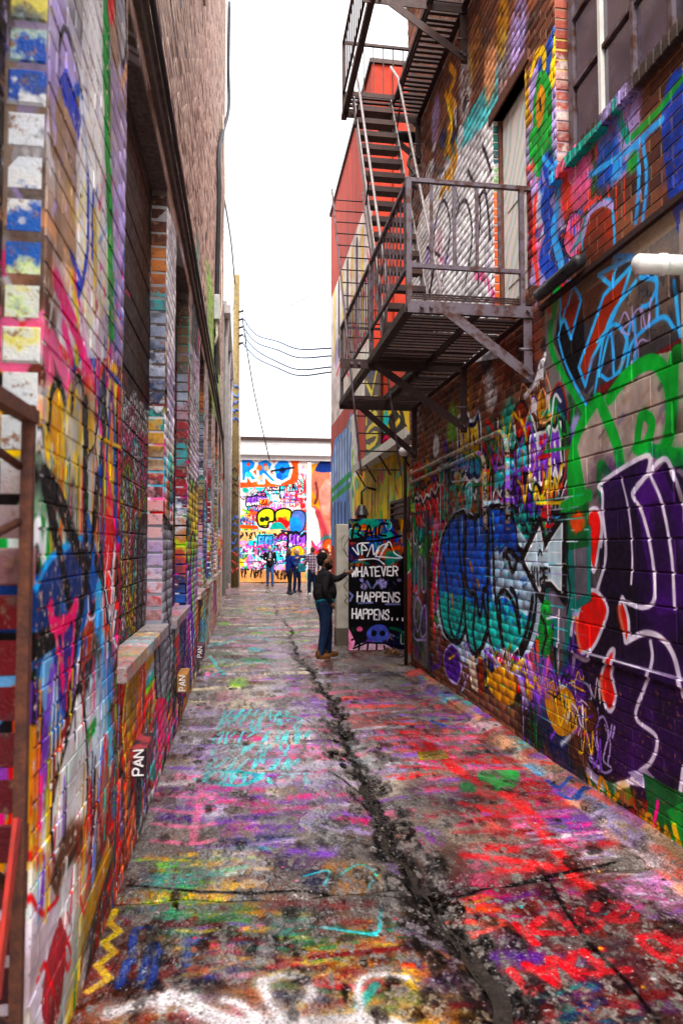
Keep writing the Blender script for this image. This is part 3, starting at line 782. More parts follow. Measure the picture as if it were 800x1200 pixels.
# panel with tall yellow letters and the yellow field
F('444,520 444,470 478,440 480,515 470,520', 'ecd40e', .98); F('452,500 458,480 470,478 474,500 462,508', 'black', .9, True); S('456,505 452,490 462,478 468,490 462,500', .12, 'ecd40e')
F('446,500 452,478 456,490 450,515', 'aqua', .95); S('455,470 476,500', .05, 'black'); S('462,480 480,448', .06, 'black'); F('444,520 446,505 466,516 452,530', 'dred', .9); S('446,522 452,512 458,520', .06, 'magenta')
# painted wall under the canopy
F('415,560 478,520 478,640 415,640', 'e3cc18', .95); Z('415,560 478,530 478,640 415,640', 'yellow teal green orange magenta aqua lime yellow white black coral', 150, .2)
for i in range(40):
    cd.drip(cd.P(rng.uniform(430, 474), rng.uniform(545, 580)), rng.uniform(.3, .9), .05, rng.choice(['yellow', 'yellow', 'gold', 'dgreen', 'lime']))
Z('412,640 478,640 478,760 412,760', MIX, 80, .3)

# ---- mural at the end: s = x, t = z
ce = Canvas('paint_end_wall', -3.0, 9.0, 900, 0.0, 6.2, 480, False, (1, YEND, 0, 2))
S, F, B, Z = ce.S_, ce.F_, ce.B_, ce.Z_
F([(-3, 0), (9, 0), (9, 6.2), (-3, 6.2)], 'efe2dc', 1)
Z('262,540 386,540 386,650 262,650', 'white pink peach lav cream aqua coral', 150, .35)
F('316,588 324,580 340,570 345,574 334,582 332,592 324,596', 'f0d010', 1, out='black', ow=.05)
F('334,592 340,576 352,574 358,586 352,598 340,600', 'fbe8e2', 1, True, out='f0a0a8', ow=.08)
for y in (581, 586, 592): ce.scrib(ce.P(338, y + 2), ce.P(355, y + 2), .16, .045, 'd02028', 5)
Z('283,572 335,575 335,606 283,606', 'teal aqua violet black pink white lav', 90, .16)
ce.pieces('283,580 335,582 335,602 283,602', 10, .35, .6, 'aqua teal violet pink lav white yellow')
ce.hands('283,570 362,560 362,604 283,604', 24, .8, .05, 'black teal violet red black white')
Z('335,545 362,545 362,600 335,600', 'pink white coral lav cream red', 40, .14)
Z('283,600 300,598 300,625 283,625', 'red lime coral teal yellow white blue', 40, .22)
for q in ('302,612 302,602 310,596 320,598 321,610 315,612 313,618 305,617', '323,610 323,600 332,596 341,599 340,610 335,617 326,616'):
    F(q, 'd8dc46', 1, True, out='black', ow=.09)
for q in ('307,609', '313,608', '329,609'): B(q, .13, 'black', .95)
S('306,616 315,616', .06, 'black', sm=False)
F('340,614 343,600 352,598 358,604 356,620 348,624', '6a7fb4', 1, True, out='black', ow=.06); F('340,622 340,608 348,606 353,612 352,620 346,624', '2a8ec8', 1, True)
B('331,614', .34, 'd0201c', 1); F('317,624 319,614 328,612 334,618 335,624', '1d9a92', 1, True)
S('283,617 300,618', .18, 'orange')
F('278,622 330,620 356,626 362,640 356,640 330,634 278,634', 'e8c494', 1); ce.scrib(ce.P(281, 631), ce.P(312, 631), .28, .055, 'black', 6)
S('330,622 350,625 360,632', .1, 'navy')
F('262,634 330,634 362,640 362,668 262,668', 'f0a8d8', 1); Z('275,634 362,636 362,666 275,666', 'aqua aqua magenta white violet pink teal yellow white aqua green', 260, .2)
ce.pieces('275,640 358,640 358,662 275,662', 22, .4, .8, 'aqua magenta pink violet white sky teal aqua pink lav')
ce.hands('275,638 358,638 358,664 275,664', 24, .8, .05, 'black white violet aqua magenta')
F('338,645 352,640 356,652 345,660 338,656', 'e8b81c', .9, True)
F('262,668 362,668 362,684 262,684', 'd8a878', 1)
ce.scrib(ce.P(282, 676), ce.P(308, 676), .35, .06, 'black', 7); ce.scrib(ce.P(320, 678), ce.P(336, 678), .4, .05, 'black', 4)
for q in ('345,560 350,570 346,580', '354,556 358,572 352,580', '360,550 356,575'): S(q, .06, 'd03848')
S, F, B, Z = ce.S_, ce.F_, ce.B_, ce.Z_
F('262,536 346,535 349,545 348,564 330,569 300,571 262,568', 'f0642c', .9, True)
for i in range(30): S('%f,536 %f,%f' % (282 + i * 2.3, 282 + i * 2.3, 530 + rng.uniform(-3, 3)), .14, rng.choice(['e2401a', 'orange']), sm=False)
for q in ('268,562 267,540 279,538 279,544 273,546 278,548 278,552 273,553 280,557 280,563',
          '283,564 282,538 294,537 300,542 299,549 294,552 302,562 295,564 289,555 288,564', '303,566 301,541 312,537 320,543 318,551 314,553 328,567 318,565 309,556 309,566',
          '322,560 320,546 327,538 338,539 342,548 339,560 330,565'):
    F(q, '2b8fd6', 1, out='f4f8fa', ow=.12)
B('331,551', .16, 'navy', .9); B('291,544', .1, 'e2401a'); B('311,545', .1, 'e2401a')
for q, c in (('291,556', 'aqua'), ('304,548', 'orange'), ('305,560', 'peach'), ('327,558', '1554a8'), ('272,556', 'aqua'), ('312,549', 'peach')): B(q, .16, c, .8)
S('318,552 344,548', .1, 'black', .8)
# portrait in profile under a blue cap, generic
F('362,545 386,540 386,690 362,690', 'c8962c', 1); F('365,560 372,545 386,545 386,640 372,620 374,590 366,575', 'b07a68', 1, True)
F('370,552 376,540 390,538 390,552', '173a72', 1, True); F('374,575 386,562 386,600 378,600', 'c89488', 1, True); S('370,566 372,580 369,590', .12, '7a3f3c'); F('363,600 372,595 386,625 386,660 370,640', 'c46a70', .9, True)
F('362,598 370,600 376,640 364,630', 'e8dcd8', .9, True); S('372,600 386,640', .25, '9a4a50'); Z('362,630 390,635 390,690 362,690', 'violet magenta teal orange red aqua black white coral', 70, .28)
S('360,550 361,690', .1, 'efe8e8', .9, sm=False); S('362,640 366,655 360,668', .07, 'teal')

# ---- leaning door with lettering: s = x, t = z
cb = Canvas('paint_board', 1.70, 2.68, 360, 0.0, 2.25, 800, False, (1, 11.1, 0, 2))
S, F, B, Z = cb.S_, cb.F_, cb.B_, cb.Z_
F([(1.6, 0), (2.7, 0), (2.7, 2.3), (1.6, 2.3)], '14121a', 1)
Z('408,608 474,608 474,664 408,664', 'teal rust orange brown navy purple gold blue dred teal', 110, .11)
Z('408,608 474,608 474,630 408,630', 'teal blue gold teal navy', 40, .1)
for q in ('412,632 415,616 422,618 419,626 424,630 414,632', '427,632 432,616 436,630', '428,626 436,624', '440,618 440,630', '454,614 446,614 444,626 452,628', '410,634 440,634 470,628'): S(q, .035, 'black')
for q in ('413,642 420,650 419,638 432,636', '424,650 424,638 430,644 424,645', '430,652 436,638 438,650 444,640', '440,652 446,640 454,638 447,648', '444,655 455,635 462,648 470,654 440,652', '420,656 440,655 450,661'): S(q, .022, 'f4f2f6')
Z('460,634 474,634 474,648 460,648', 'gold rust orange', 14, .05)
F('408,664 474,664 474,734 408,734', '0c0b10', 1)
Z('410,679 474,679 474,689 410,689', 'black navy lav black 6a6c9c', 22, .06)
for q in ('430,681 434,689', '443,681 437,689', '446,681 447,689', '452,682 451,688', '409,694 413,698 410,704', '420,707 436,706', '452,708 468,708'): S(q, .035, '9aa0cc', .8, sm=False)
TX = 'f6f4fa'
def line(txt, x0, x1, y0, y1, h):
    cb.T_(txt, cb.P(x0, y0), cb.P(x1, y1), h, .026, TX, .055)
line('WHATEVER', 411.5, 467, 675.5, 674, .145)
line('HAPPENS', 418, 469, 704.5, 705.5, .15)
line('HAPPENS...', 412, 475, 724.5, 727, .155)
Z('408,735 474,735 474,768 408,768', 'black navy teal violet pink black lav dgreen', 60, .09)
F('408,735 416,752 412,765 408,766', 'f0a0c0', 1); F('412,768 418,756 440,752 460,760 462,768', 'e8c8d8', .9, True)
for q in ('414,760 430,753 452,754 474,760', '420,764 421,754', '430,766 431,754', '441,766 441,755', '451,766 450,757'): S(q, .03, 'black', sm=False)
F('430,740 440,732 452,734 456,746 444,752 432,750', '5a66b4', .9, True); B('438,742', .05, 'black', 1); B('448,742', .05, 'black', 1)
S('414,735 420,745 412,750', .03, 'black'); S('458,736 470,740 472,752', .05, '1d5a48')

# ================================================================ materials
def nd(nt, kind, **kw):
    n = nt.nodes.new('ShaderNode' + kind)
    for k, v in kw.items():
        setattr(n, k, v)
    return n
class Mat:
    def __init__(self, name):
        self.m = bpy.data.materials.new(name)
        self.m.use_nodes = True
        self.nt = self.m.node_tree
        self.bsdf = self.nt.nodes['Principled BSDF']
        self.pos = nd(self.nt, 'NewGeometry').outputs['Position']
        self.L = self.nt.links.new
    def math(self, op, a, b=None, c=None, clamp=False):
        n = nd(self.nt, 'Math', operation=op, use_clamp=clamp)
        for i, v in enumerate((a, b, c)):
            if v is None: continue
            if isinstance(v, (int, float)): n.inputs[i].default_value = v
            else: self.L(v, n.inputs[i])
        return n.outputs[0]
    def noise(self, scale, detail=4, rough=.55, vec=None, stretch=None, dist=0):
        n = nd(self.nt, 'TexNoise')
        n.inputs['Scale'].default_value = scale; n.inputs['Detail'].default_value = detail
        n.inputs['Roughness'].default_value = rough; n.inputs['Distortion'].default_value = dist
        v = vec or self.pos
        if stretch:
            mp = nd(self.nt, 'Mapping'); mp.inputs['Scale'].default_value = stretch
            self.L(v, mp.inputs[0]); v = mp.outputs[0]
        self.L(v, n.inputs['Vector'])
        return n.outputs['Fac']
    def ramp(self, f, stops):
        n = nd(self.nt, 'ValToRGB')
        e = n.color_ramp.elements
        while len(e) < len(stops): e.new(.5)
        for k, (p, c) in zip(e, stops):
            k.position = p
            k.color = (*c, 1) if len(c) == 3 else c
        self.L(f, n.inputs[0])
        return n.outputs[0]
    def mix(self, f, a, b, mode='MIX'):
        n = nd(self.nt, 'Mix', data_type='RGBA', blend_type=mode)
        for i, v in ((0, f), (6, a), (7, b)):
            if isinstance(v, (int, float)): n.inputs[i].default_value = v
            elif isinstance(v, tuple): n.inputs[i].default_value = (*v, 1) if len(v) == 3 else v
            else: self.L(v, n.inputs[i])
        return n.outputs[2]
    def mapr(self, f, a, b, c, d):
        n = nd(self.nt, 'MapRange')
        self.L(f, n.inputs[0])
        for i, v in enumerate((a, b, c, d)): n.inputs[i + 1].default_value = v
        return n.outputs[0]
    def bump(self, h, dist, strength=1.0):
        n = nd(self.nt, 'Bump'); n.inputs['Distance'].default_value = dist; n.inputs['Strength'].default_value = strength
        self.L(h, n.inputs['Height']); self.L(n.outputs[0], self.bsdf.inputs['Normal'])
    def set(self, **kw):
        for k, v in kw.items():
            s = self.bsdf.inputs[{'color': 'Base Color', 'rough': 'Roughness', 'metal': 'Metallic', 'spec': 'Specular IOR Level', 'coat': 'Coat Weight', 'coat_rough': 'Coat Roughness'}[k]]
            if isinstance(v, (int, float)): s.default_value = v
            elif isinstance(v, tuple): s.default_value = (*v, 1)
            else: self.L(v, s)
        return self
    def canvas(self, cv, wrap=None):
        """look the flat print up by position on its surface"""
        sp = nd(self.nt, 'SeparateXYZ'); self.L(self.pos, sp.inputs[0])
        ax, c, a, b = cv.plane
        s, t = sp.outputs[a], sp.outputs[b]
        if wrap is not None:        # let the print turn the corner into a reveal
            s = self.math('ADD', s, self.math('MULTIPLY', self.math('ABSOLUTE', self.math('SUBTRACT', sp.outputs[ax], c)), wrap))
        if cv.log:
            s = self.math('DIVIDE', self.math('LOGARITHM', self.math('DIVIDE', s, cv.s0), math.e), math.log(cv.s1 / cv.s0))
        else:
            s = self.math('DIVIDE', self.math('SUBTRACT', s, cv.s0), cv.s1 - cv.s0)
        t = self.math('DIVIDE', self.math('SUBTRACT', t, cv.t0), cv.t1 - cv.t0)
        cb_ = nd(self.nt, 'CombineXYZ'); self.L(s, cb_.inputs[0]); self.L(t, cb_.inputs[1])
        im = nd(self.nt, 'TexImage', extension='CLIP'); im.image = IMG[cv.name]
        self.L(cb_.outputs[0], im.inputs[0])
        return im.outputs[0], im.outputs[1]
    def cell(self, l, h):
        """a random number for each brick"""
        sp = nd(self.nt, 'SeparateXYZ'); self.L(self.pos, sp.inputs[0])
        row = self.math('FLOOR', self.math('DIVIDE', sp.outputs[2], h))
        off = self.math('MULTIPLY', self.math('MODULO', row, 2.0), .5)
        c = self.math('FLOOR', self.math('ADD', self.math('DIVIDE', sp.outputs[1], l), off))
        cb_ = nd(self.nt, 'CombineXYZ'); self.L(c, cb_.inputs[0]); self.L(row, cb_.inputs[1])
        w = nd(self.nt, 'TexWhiteNoise', noise_dimensions='2D'); self.L(cb_.outputs[0], w.inputs[0])
        return w.outputs[0]

IMG = {c.name: c.image() for c in (cr, cl, cg, cd, ce, cb)}

def painted_brick(name, cv, stops, l, h, wear=.36, rough=.55, wrap=None):
    M = Mat(name)
    col, al = M.canvas(cv, wrap)
    base = M.ramp(M.cell(l, h), stops)
    base = M.mix(.55, base, M.ramp(M.noise(38, 6, .65), [(.3, (.25, .22, .2)), (.7, (1, .95, .9))]), 'MULTIPLY')
    w = M.mapr(M.noise(26, 6, .7), wear, wear + .08, 0, 1)
    f = M.math('MULTIPLY', al, w)
    c = M.mix(f, base, col)
    c = M.mix(.35, c, M.ramp(M.noise(9, 5, .6), [(.3, (.45, .42, .42)), (.62, (1, 1, 1))]), 'MULTIPLY')
    M.set(color=c, rough=M.mapr(M.noise(20), .3, .7, rough - .1, rough + .2), spec=.16)
    M.bump(M.noise(120, 5, .65), .004, .9)
    return M.m
def mortar(name, cv, ca, cb_, take=.55, wrap=None, z0=None, z1=None, take1=.3):
    """thick old paint fills the joints low down; higher up the bed shows"""
    M = Mat(name)
    col, al = M.canvas(cv, wrap)
    base = M.ramp(M.noise(30, 5, .6), [(.3, ca), (.7, cb_)])
    tk = take
    if z0 is not None:
        sp = nd(M.nt, 'SeparateXYZ'); M.L(M.pos, sp.inputs[0])
        tk = M.mapr(sp.outputs[2], z0, z1, take, take1)
    M.set(color=M.mix(M.math('MULTIPLY', al, tk), base, col), rough=.9, spec=.1)
    M.bump(M.noise(90), .004)
    return M.m
def plain(name, c, c2=None, rough=.5, metal=0.0, scale=8, bump=.0, bs=40, spec=.22, lo=.35, hi=.65):
    M = Mat(name)
    col = M.ramp(M.noise(scale, 6, .65), [(lo, c), (hi, c2 or tuple(x * .7 for x in c))])
    M.set(color=col, rough=M.mapr(M.noise(scale * 2.3), .3, .7, max(rough - .12, .03), min(rough + .15, 1)), metal=metal, spec=spec)
    if bump: M.bump(M.noise(bs, 5), bump)
    return M.m

BR_R = [(0, (.09, .026, .014)), (.35, (.2, .06, .03)), (.7, (.31, .095, .042)), (1, (.05, .022, .016))]
BR_L = [(0, (.6, .38, .29)), (.4, (.8, .6, .5)), (.7, (.66, .43, .33)), (.86, (.28, .14, .1)), (1, (.09, .05, .04))]
M_BR = painted_brick('painted_brick_right', cr, BR_R, .215, .085, .34)
M_MR = mortar('mortar_right', cr, (.30, .21, .14), (.42, .32, .22), .92, None, 3.4, 4.2, .35)
M_BLK = painted_brick('painted_block', cr, [(0, (.2, .18, .18)), (1, (.26, .24, .24))], .4, .2, .2, .5)
M_BL = painted_brick('painted_brick_left', cl, BR_L, .225, .082, .36, wrap=1.0)
M_ML = mortar('mortar_left', cl, (.07, .05, .045), (.16, .12, .1), .95, 1.0, 2.2, 3.0, .3)
def reveal(name, z0, z1, stops):
    """bands of old paint up the reveal, given by height"""
    M = Mat(name)
    sp = nd(M.nt, 'SeparateXYZ'); M.L(M.pos, sp.inputs[0])
    z = M.math('ADD', sp.outputs[2], M.math('MULTIPLY', M.math('SUBTRACT', M.noise(9, 4), .5), .6))
    c = M.ramp(M.mapr(z, z0, z1, 0, 1), [((p - z0) / (z1 - z0), tuple(C3(q) ** 2.2)) for p, q in stops])
    c = M.mix(M.mapr(M.noise(22, 5, .7), .56, .64, 0, 1), c, (.26, .13, .08))
    c = M.mix(M.mapr(M.noise(5, 4, .7), .58, .66, 0, .7), c, (.06, .05, .06))
    M.set(color=c, rough=.5, spec=.3); M.bump(M.noise(90, 5), .004)
    return M.m
M_REV1 = reveal('reveal_white_blue', 0, 4.5, [(.0, 'dgrey'), (1.6, 'dred'), (2.2, 'c4c8cc'), (2.38, 'd8d8d0'), (2.42, 'd8cc50'), (2.5, 'cdd0cc'), (2.55, 'c8d890'), (2.6, 'blue'), (2.74, 'blue'), (2.78, 'd8d4d0'), (2.9, 'c8ccd4'), (3.12, 'd4d4d8'), (3.16, '1848a0'), (3.24, '1848a0'), (3.28, 'a0b8b0'), (3.36, '5c605c'), (3.44, 'd0c050'), (4.5, 'grey')])
M_REV2 = reveal('reveal_mixed', 1.1, 4.6, [(1.12, 'dred'), (1.3, 'b08890'), (1.4, 'c03a3a'), (1.48, 'c8b0c0'), (1.7, '9a86b8'), (1.9, 'd0a0a4'), (2.1, 'd88c90'), (2.18, '2a2030'), (2.26, 'a83838'), (2.34, 'b89a80'), (2.5, '6a5030'), (2.62, 'c8902c'), (2.7, '209088'), (2.76, '20202c'), (2.84, 'd8dce4'), (2.9, '282c40'), (3.0, '3c4868'), (3.15, 'b8bcd0'), (3.25, '303850'), (3.5, '9098b0'), (3.65, '58606c'), (3.72, '2a9aa0'), (3.78, '8a4420'), (4.0, 'c8722c'), (4.2, '5a2c18'), (4.6, '1c1210')])
M_REV3 = reveal('reveal_rusty', 1.1, 4.6, [(1.12, 'blue'), (1.4, '2a3050'), (1.6, 'c84020'), (1.75, 'b8d020'), (1.9, 'b86a20'), (2.1, 'c8d0e0'), (2.2, '30385c'), (2.3, '981c28'), (2.6, '7c1828'), (2.75, '28a0a8'), (2.85, '6c2030'), (3.1, '98282c'), (3.3, 'a8acc0'), (3.5, '8088a0'), (3.8, '70543c'), (4.6, '2a1a14')])
M_REVO = reveal('reveal_orange', 4.0, 6.1, [(4.0, '8a3010'), (4.4, 'd85a18'), (4.9, 'c84812'), (5.2, 'e06a20'), (5.4, '50a040'), (5.5, 'd8d8d8'), (5.6, '184858'), (5.8, '1a6c60'), (6.0, '0c1820')])
M_REVW = reveal('reveal_red_white', 4.7, 7.6, [(4.7, 'a8402c'), (4.9, 'c8b0a8'), (5.0, '8c2c1c'), (5.25, 'd0c0b8'), (5.35, 'a03a28'), (5.6, 'c8b4ac'), (5.7, '802818'), (6.2, 'b05a48'), (7.6, '6c2014')])
M_STEEL = plain('painted_steel', (.115, .09, .11), (.06, .022, .014), .45, .15, 11, .002, 120, lo=.46, hi=.6)
M_STEELD = plain('dark_steel', (.028, .02, .023), (.06, .026, .018), .5, .3, 16, .0015, 120)
M_RUST = plain('rusty_steel', (.16, .055, .03), (.07, .03, .025), .7, .1, 22, .003, 90)
M_GALV = plain('pale_pipe', (.34, .26, .2), (.55, .48, .4), .5, .2, 20)
M_WOODP = plain('weathered_pole', (.20, .14, .05), (.1, .07, .03), .8, 0, 10, .006, 60)
M_CABLE = plain('cable_black', (.02, .02, .025), (.035, .035, .04), .5)
M_WIRE = plain('wire_blue_grey', (.06, .09, .16), (.04, .06, .1), .5)
M_CONC = plain('concrete', (.46, .42, .37), (.3, .27, .23), .8, 0, 7, .003, 60)
M_DARK = plain('dark_infill', (.028, .02, .018), (.05, .03, .025), .8, 0, 12, .004)
M_PLANK = painted_brick('old_planks', cl, [(0, (.03, .018, .012)), (1, (.06, .035, .022))], .4, .17, .5)
M_WHITEP = plain('white_enamel', (.78, .76, .75), (.5, .4, .3), .35, 0, 9, .002, 70, lo=.5, hi=.75)
M_BODY = plain('building_body', (.22, .14, .1), (.3, .2, .15), .9)
M_BLACKP = plain('black_fixture', (.015, .015, .018), (.03, .028, .03), .35)
M_EAVE = plain('pale_metal', (.58, .57, .56), (.4, .39, .38), .45, .1, 6)
M_CREAMT = plain('cream_trim', (.62, .6, .56), (.48, .45, .42), .6, 0, 5, .002)

# wet pavement
M = Mat('wet_pavement')
col, al = M.canvas(cg)
n1 = M.noise(2.6, 6, .6, stretch=(1, .55, 1)); n2 = M.noise(85, 4, .75); n3 = M.noise(14, 6, .65); n4 = M.noise(28, 3, .6)
base = M.mix(n3, (.07, .058, .05), (.3, .27, .25))
f = M.math('MULTIPLY', al, M.mapr(n3, .32, .46, .55, 1))
c = M.mix(f, base, col)
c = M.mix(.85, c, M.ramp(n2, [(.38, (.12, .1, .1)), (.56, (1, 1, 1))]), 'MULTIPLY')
c = M.mix(.7, c, M.ramp(n1, [(.38, (.3, .27, .25)), (.58, (1, 1, 1))]), 'MULTIPLY')
c = M.mix(1.0, c, (.9, .85, .83), 'MULTIPLY')                                # trodden dirt over everything
c = M.mix(M.mapr(M.noise(48, 2, .5), .68, .74, 0, .5), c, (.5, .47, .46))      # wet glints painted into the colour as pale specks
wet = M.mapr(n1, .43, .56, 1, 0)                                             # standing film of water in the hollows
spk = M.mapr(M.noise(30, 3, .6), .52, .6, 0, 1)                               # wet stone tops between matt grout
lb = nd(M.nt, 'RGBToBW'); M.L(c, lb.inputs[0]); lumv = lb.outputs[0]            # tarry grime sheds less light than wet stone
gl = M.math('MAXIMUM', M.math('MULTIPLY', wet, .8), spk)
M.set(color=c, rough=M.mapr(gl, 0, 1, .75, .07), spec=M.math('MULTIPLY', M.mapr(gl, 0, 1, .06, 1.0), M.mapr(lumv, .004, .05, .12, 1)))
M.bsdf.inputs['IOR'].default_value = 1.65
M.bump(M.math('MULTIPLY', M.noise(20, 3, .6), M.mapr(wet, 0, 1, 1, .22)), .03, 1.0)
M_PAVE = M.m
M = Mat('wet_gutter')
n2 = M.noise(38, 6, .7)
M.set(color=M.ramp(n2, [(.35, (.008, .007, .006)), (.6, (.03, .02, .015)), (.75, (.05, .04, .03))]), rough=M.mapr(M.noise(9), .4, .6, .08, .3), spec=.2)
M.bump(M.noise(30, 6, .7), .02, 1.0)
M_GUT = M.m
M_GROUND = plain('street_ground', (.16, .14, .13), (.24, .21, .19), .45, 0, 3, .004, 50)

# red rendered wall
M = Mat('red_render')
col, al = M.canvas(cd)
base = M.ramp(M.noise(4, 5, .6, stretch=(1, 1, .25)), [(.3, (.62, .06, .022)), (.7, (.5, .045, .018))])
c = M.mix(M.math('MULTIPLY', al, M.mapr(M.noise(12, 5), .25, .4, .6, 1)), base, col)
c = M.mix(.55, c, M.ramp(M.noise(2.2, 6, .7, stretch=(1, 1, .12)), [(.35, (.45, .4, .38)), (.6, (1, 1, 1))]), 'MULTIPLY')
M.set(color=c, rough=.6, spec=.12)
bt = nd(M.nt, 'TexBrick'); bt.inputs['Scale'].default_value = 1.0; bt.inputs['Brick Width'].default_value = .23; bt.inputs['Row Height'].default_value = .08; bt.inputs['Mortar Size'].default_value = .008
sp = nd(M.nt, 'SeparateXYZ'); M.L(M.pos, sp.inputs[0]); cx = nd(M.nt, 'CombineXYZ'); M.L(sp.outputs[1], cx.inputs[0]); M.L(sp.outputs[2], cx.inputs[1]); M.L(cx.outputs[0], bt.inputs['Vector'])
M.bump(M.math('SUBTRACT', M.noise(60, 5), bt.outputs['Fac']), .006)
M_RED = M.m
M_REDP = plain('red_gable', (.4, .034, .013), (.3, .024, .01), .6, 0, 3, .004, 40, .1)
M = Mat('end_mural')
col, al = M.canvas(ce)
M.set(color=M.mix(.6, col, M.ramp(M.noise(3, 5), [(.3, (.5, .5, .5)), (.6, (.85, .85, .85))]), 'MULTIPLY'), rough=.6, spec=.1)
M_END = M.m
M = Mat('lettered_door')
col, al = M.canvas(cb)
M.set(color=M.mix(.3, col, M.ramp(M.noise(14, 5), [(.3, (.5, .5, .5)), (.6, (1, 1, 1))]), 'MULTIPLY'), rough=.45, spec=.08); M.bump(M.noise(50), .002)
M_BOARD = M.m
M = Mat('old_glass')
M.set(color=M.ramp(M.noise(5, 4), [(.3, (.02, .016, .03)), (.7, (.07, .05, .08))]), rough=.12, spec=.8)
M_GLASS = M.m

# ================================================================ walls of bricks
def brick_template(l, h, d, bev):
    L_, H_ = l / 2, h / 2
    v = []
    for (o, k) in ((-d, 0), (-bev, 0), (0, bev)):
        v += [(o, -L_ + k, -H_ + k), (o, L_ - k, -H_ + k), (o, L_ - k, H_ - k), (o, -L_ + k, H_ - k)]
    f = []
    for r in (0, 4):
        for i in range(4):
            f.append((r + i, r + (i + 1) % 4, r + 4 + (i + 1) % 4, r + 4 + i))
    f.append((8, 9, 10, 11))
    return np.array(v, np.float32), np.array(f, int)

class BrickWall:
    """out: the way the faces look (x, y); bricks are kept as (centre, out, length) until built"""
    def __init__(self): self.items = []
    def add(self, c, out, ln, kind): self.items.append((c, out, ln, kind))
    def course(self, x, out, y0, y1, z0, z1, l, h, joint, holes, kind, shift=0.0):
        n = int(round((z1 - z0) / h))
        for r in range(n):
            zc = z0 + (r + .5) * h
            row = int(math.floor(zc / h))
            segs = [(y0, y1)]
            for (a, b, c, d) in holes:
                if c < zc < d:
                    s2 = []
                    for (p, q) in segs:
                        if b <= p or a >= q: s2.append((p, q))
                        else:
                            if a > p: s2.append((p, a))
                            if b < q: s2.append((b, q))
                    segs = s2
            off = -(row % 2) * .5 * l
            k0 = int(math.floor((y0 - off) / l)) - 1
            k1 = int(math.ceil((y1 - off) / l)) + 1
            for (p, q) in segs:
                for k in range(k0, k1):
                    a, b = max(off + k * l, p), min(off + (k + 1) * l, q)
                    if b - a < .035: continue
                    self.add((x + out * rng.uniform(-.0025, .0025), (a + b) / 2, zc), (out, 0), b - a - joint, kind)
    def jamb(self, x0, x1, y, z0, z1, h, joint, kind):
        for r in range(int((z1 - z0) / h)):
            zc = z0 + (r + .5) * h
            w = abs(x1 - x0)
            self.add(((x0 + x1) / 2, y + rng.uniform(-.004, .004), zc), (0, -1), w, kind)
    def build(self, parent, kinds, limit=300):
        """kinds: kind -> (length, height, depth, bevel, material, part name)"""
        per = {}
        for it in self.items: per.setdefault(it[3], []).append(it)
        for kd, its in per.items():
            l, h, d, bev, mat, nm = kinds[kd]
            tv, tf = brick_template(l, h, d, bev)
            share = mesh_of(nm, tv, tf)
            share.materials.append(mat)
            sc = []
            for i, (c, o, ln, _) in enumerate(its):
                ax = np.array([0, 1, 0]) if o[0] else np.array([1, 0, 0])
                if c[1] < .35:
                    sc.append((0, i)); continue
                q = [px(np.array(c) + ax * a * ln / 2 + np.array([0, 0, b * h / 2])) for a, b in ((-1, -1), (1, -1), (1, 1), (-1, 1))]
                m = np.mean(q, 0)
                ar = abs(sum(q[k][0] * q[(k + 1) % 4][1] - q[(k + 1) % 4][0] * q[k][1] for k in range(4))) / 2
                if not (-8 < m[0] < 808 and -8 < m[1] < 1208): ar = 0
                sc.append((ar, i))
            sc.sort(reverse=True)
            lim = min(limit, sum(1 for a, _ in sc if a > 40))
            big = {i for _, i in sc[:lim]}
            V, Fc, n = [], [], 0
            for i, (c, o, ln, _) in enumerate(its):
                rz = math.atan2(o[1], o[0])
                s = ln / l
                if i in big:
                    ob = bpy.data.objects.new(nm, share)
                    COL.objects.link(ob)
                    ob.location = c
                    ob.rotation_euler = (rng.uniform(-.006, .006), rng.uniform(-.01, .01), rz + rng.uniform(-.008, .008))
                    ob.scale = (1, s, 1)
                    adopt(ob, parent)
                else:
                    v = tv * np.array([1, s, 1], np.float32)
                    v = v + nr.uniform(-.0012, .0012, v.shape)
                    ca, sa = math.cos(rz), math.sin(rz)
                    v = np.stack([v[:, 0] * ca - v[:, 1] * sa, v[:, 0] * sa + v[:, 1] * ca, v[:, 2]], 1) + np.array(c)
                    V.append(v); Fc.append(tf + n); n += len(v)
            if V:
                V = np.concatenate(V).astype(np.float32); Fc = np.concatenate(Fc).astype(np.int32)
                me = bpy.data.meshes.new(nm + 's')
                me.vertices.add(len(V)); me.vertices.foreach_set('co', V.ravel())
                me.loops.add(Fc.size); me.loops.foreach_set('vertex_index', Fc.ravel())
                me.polygons.add(len(Fc)); me.polygons.foreach_set('loop_start', np.arange(0, Fc.size, 4, dtype=np.int32))
                me.update(calc_edges=True)
                tag(put(nm + '_courses', me, mat, parent), kind='stuff')

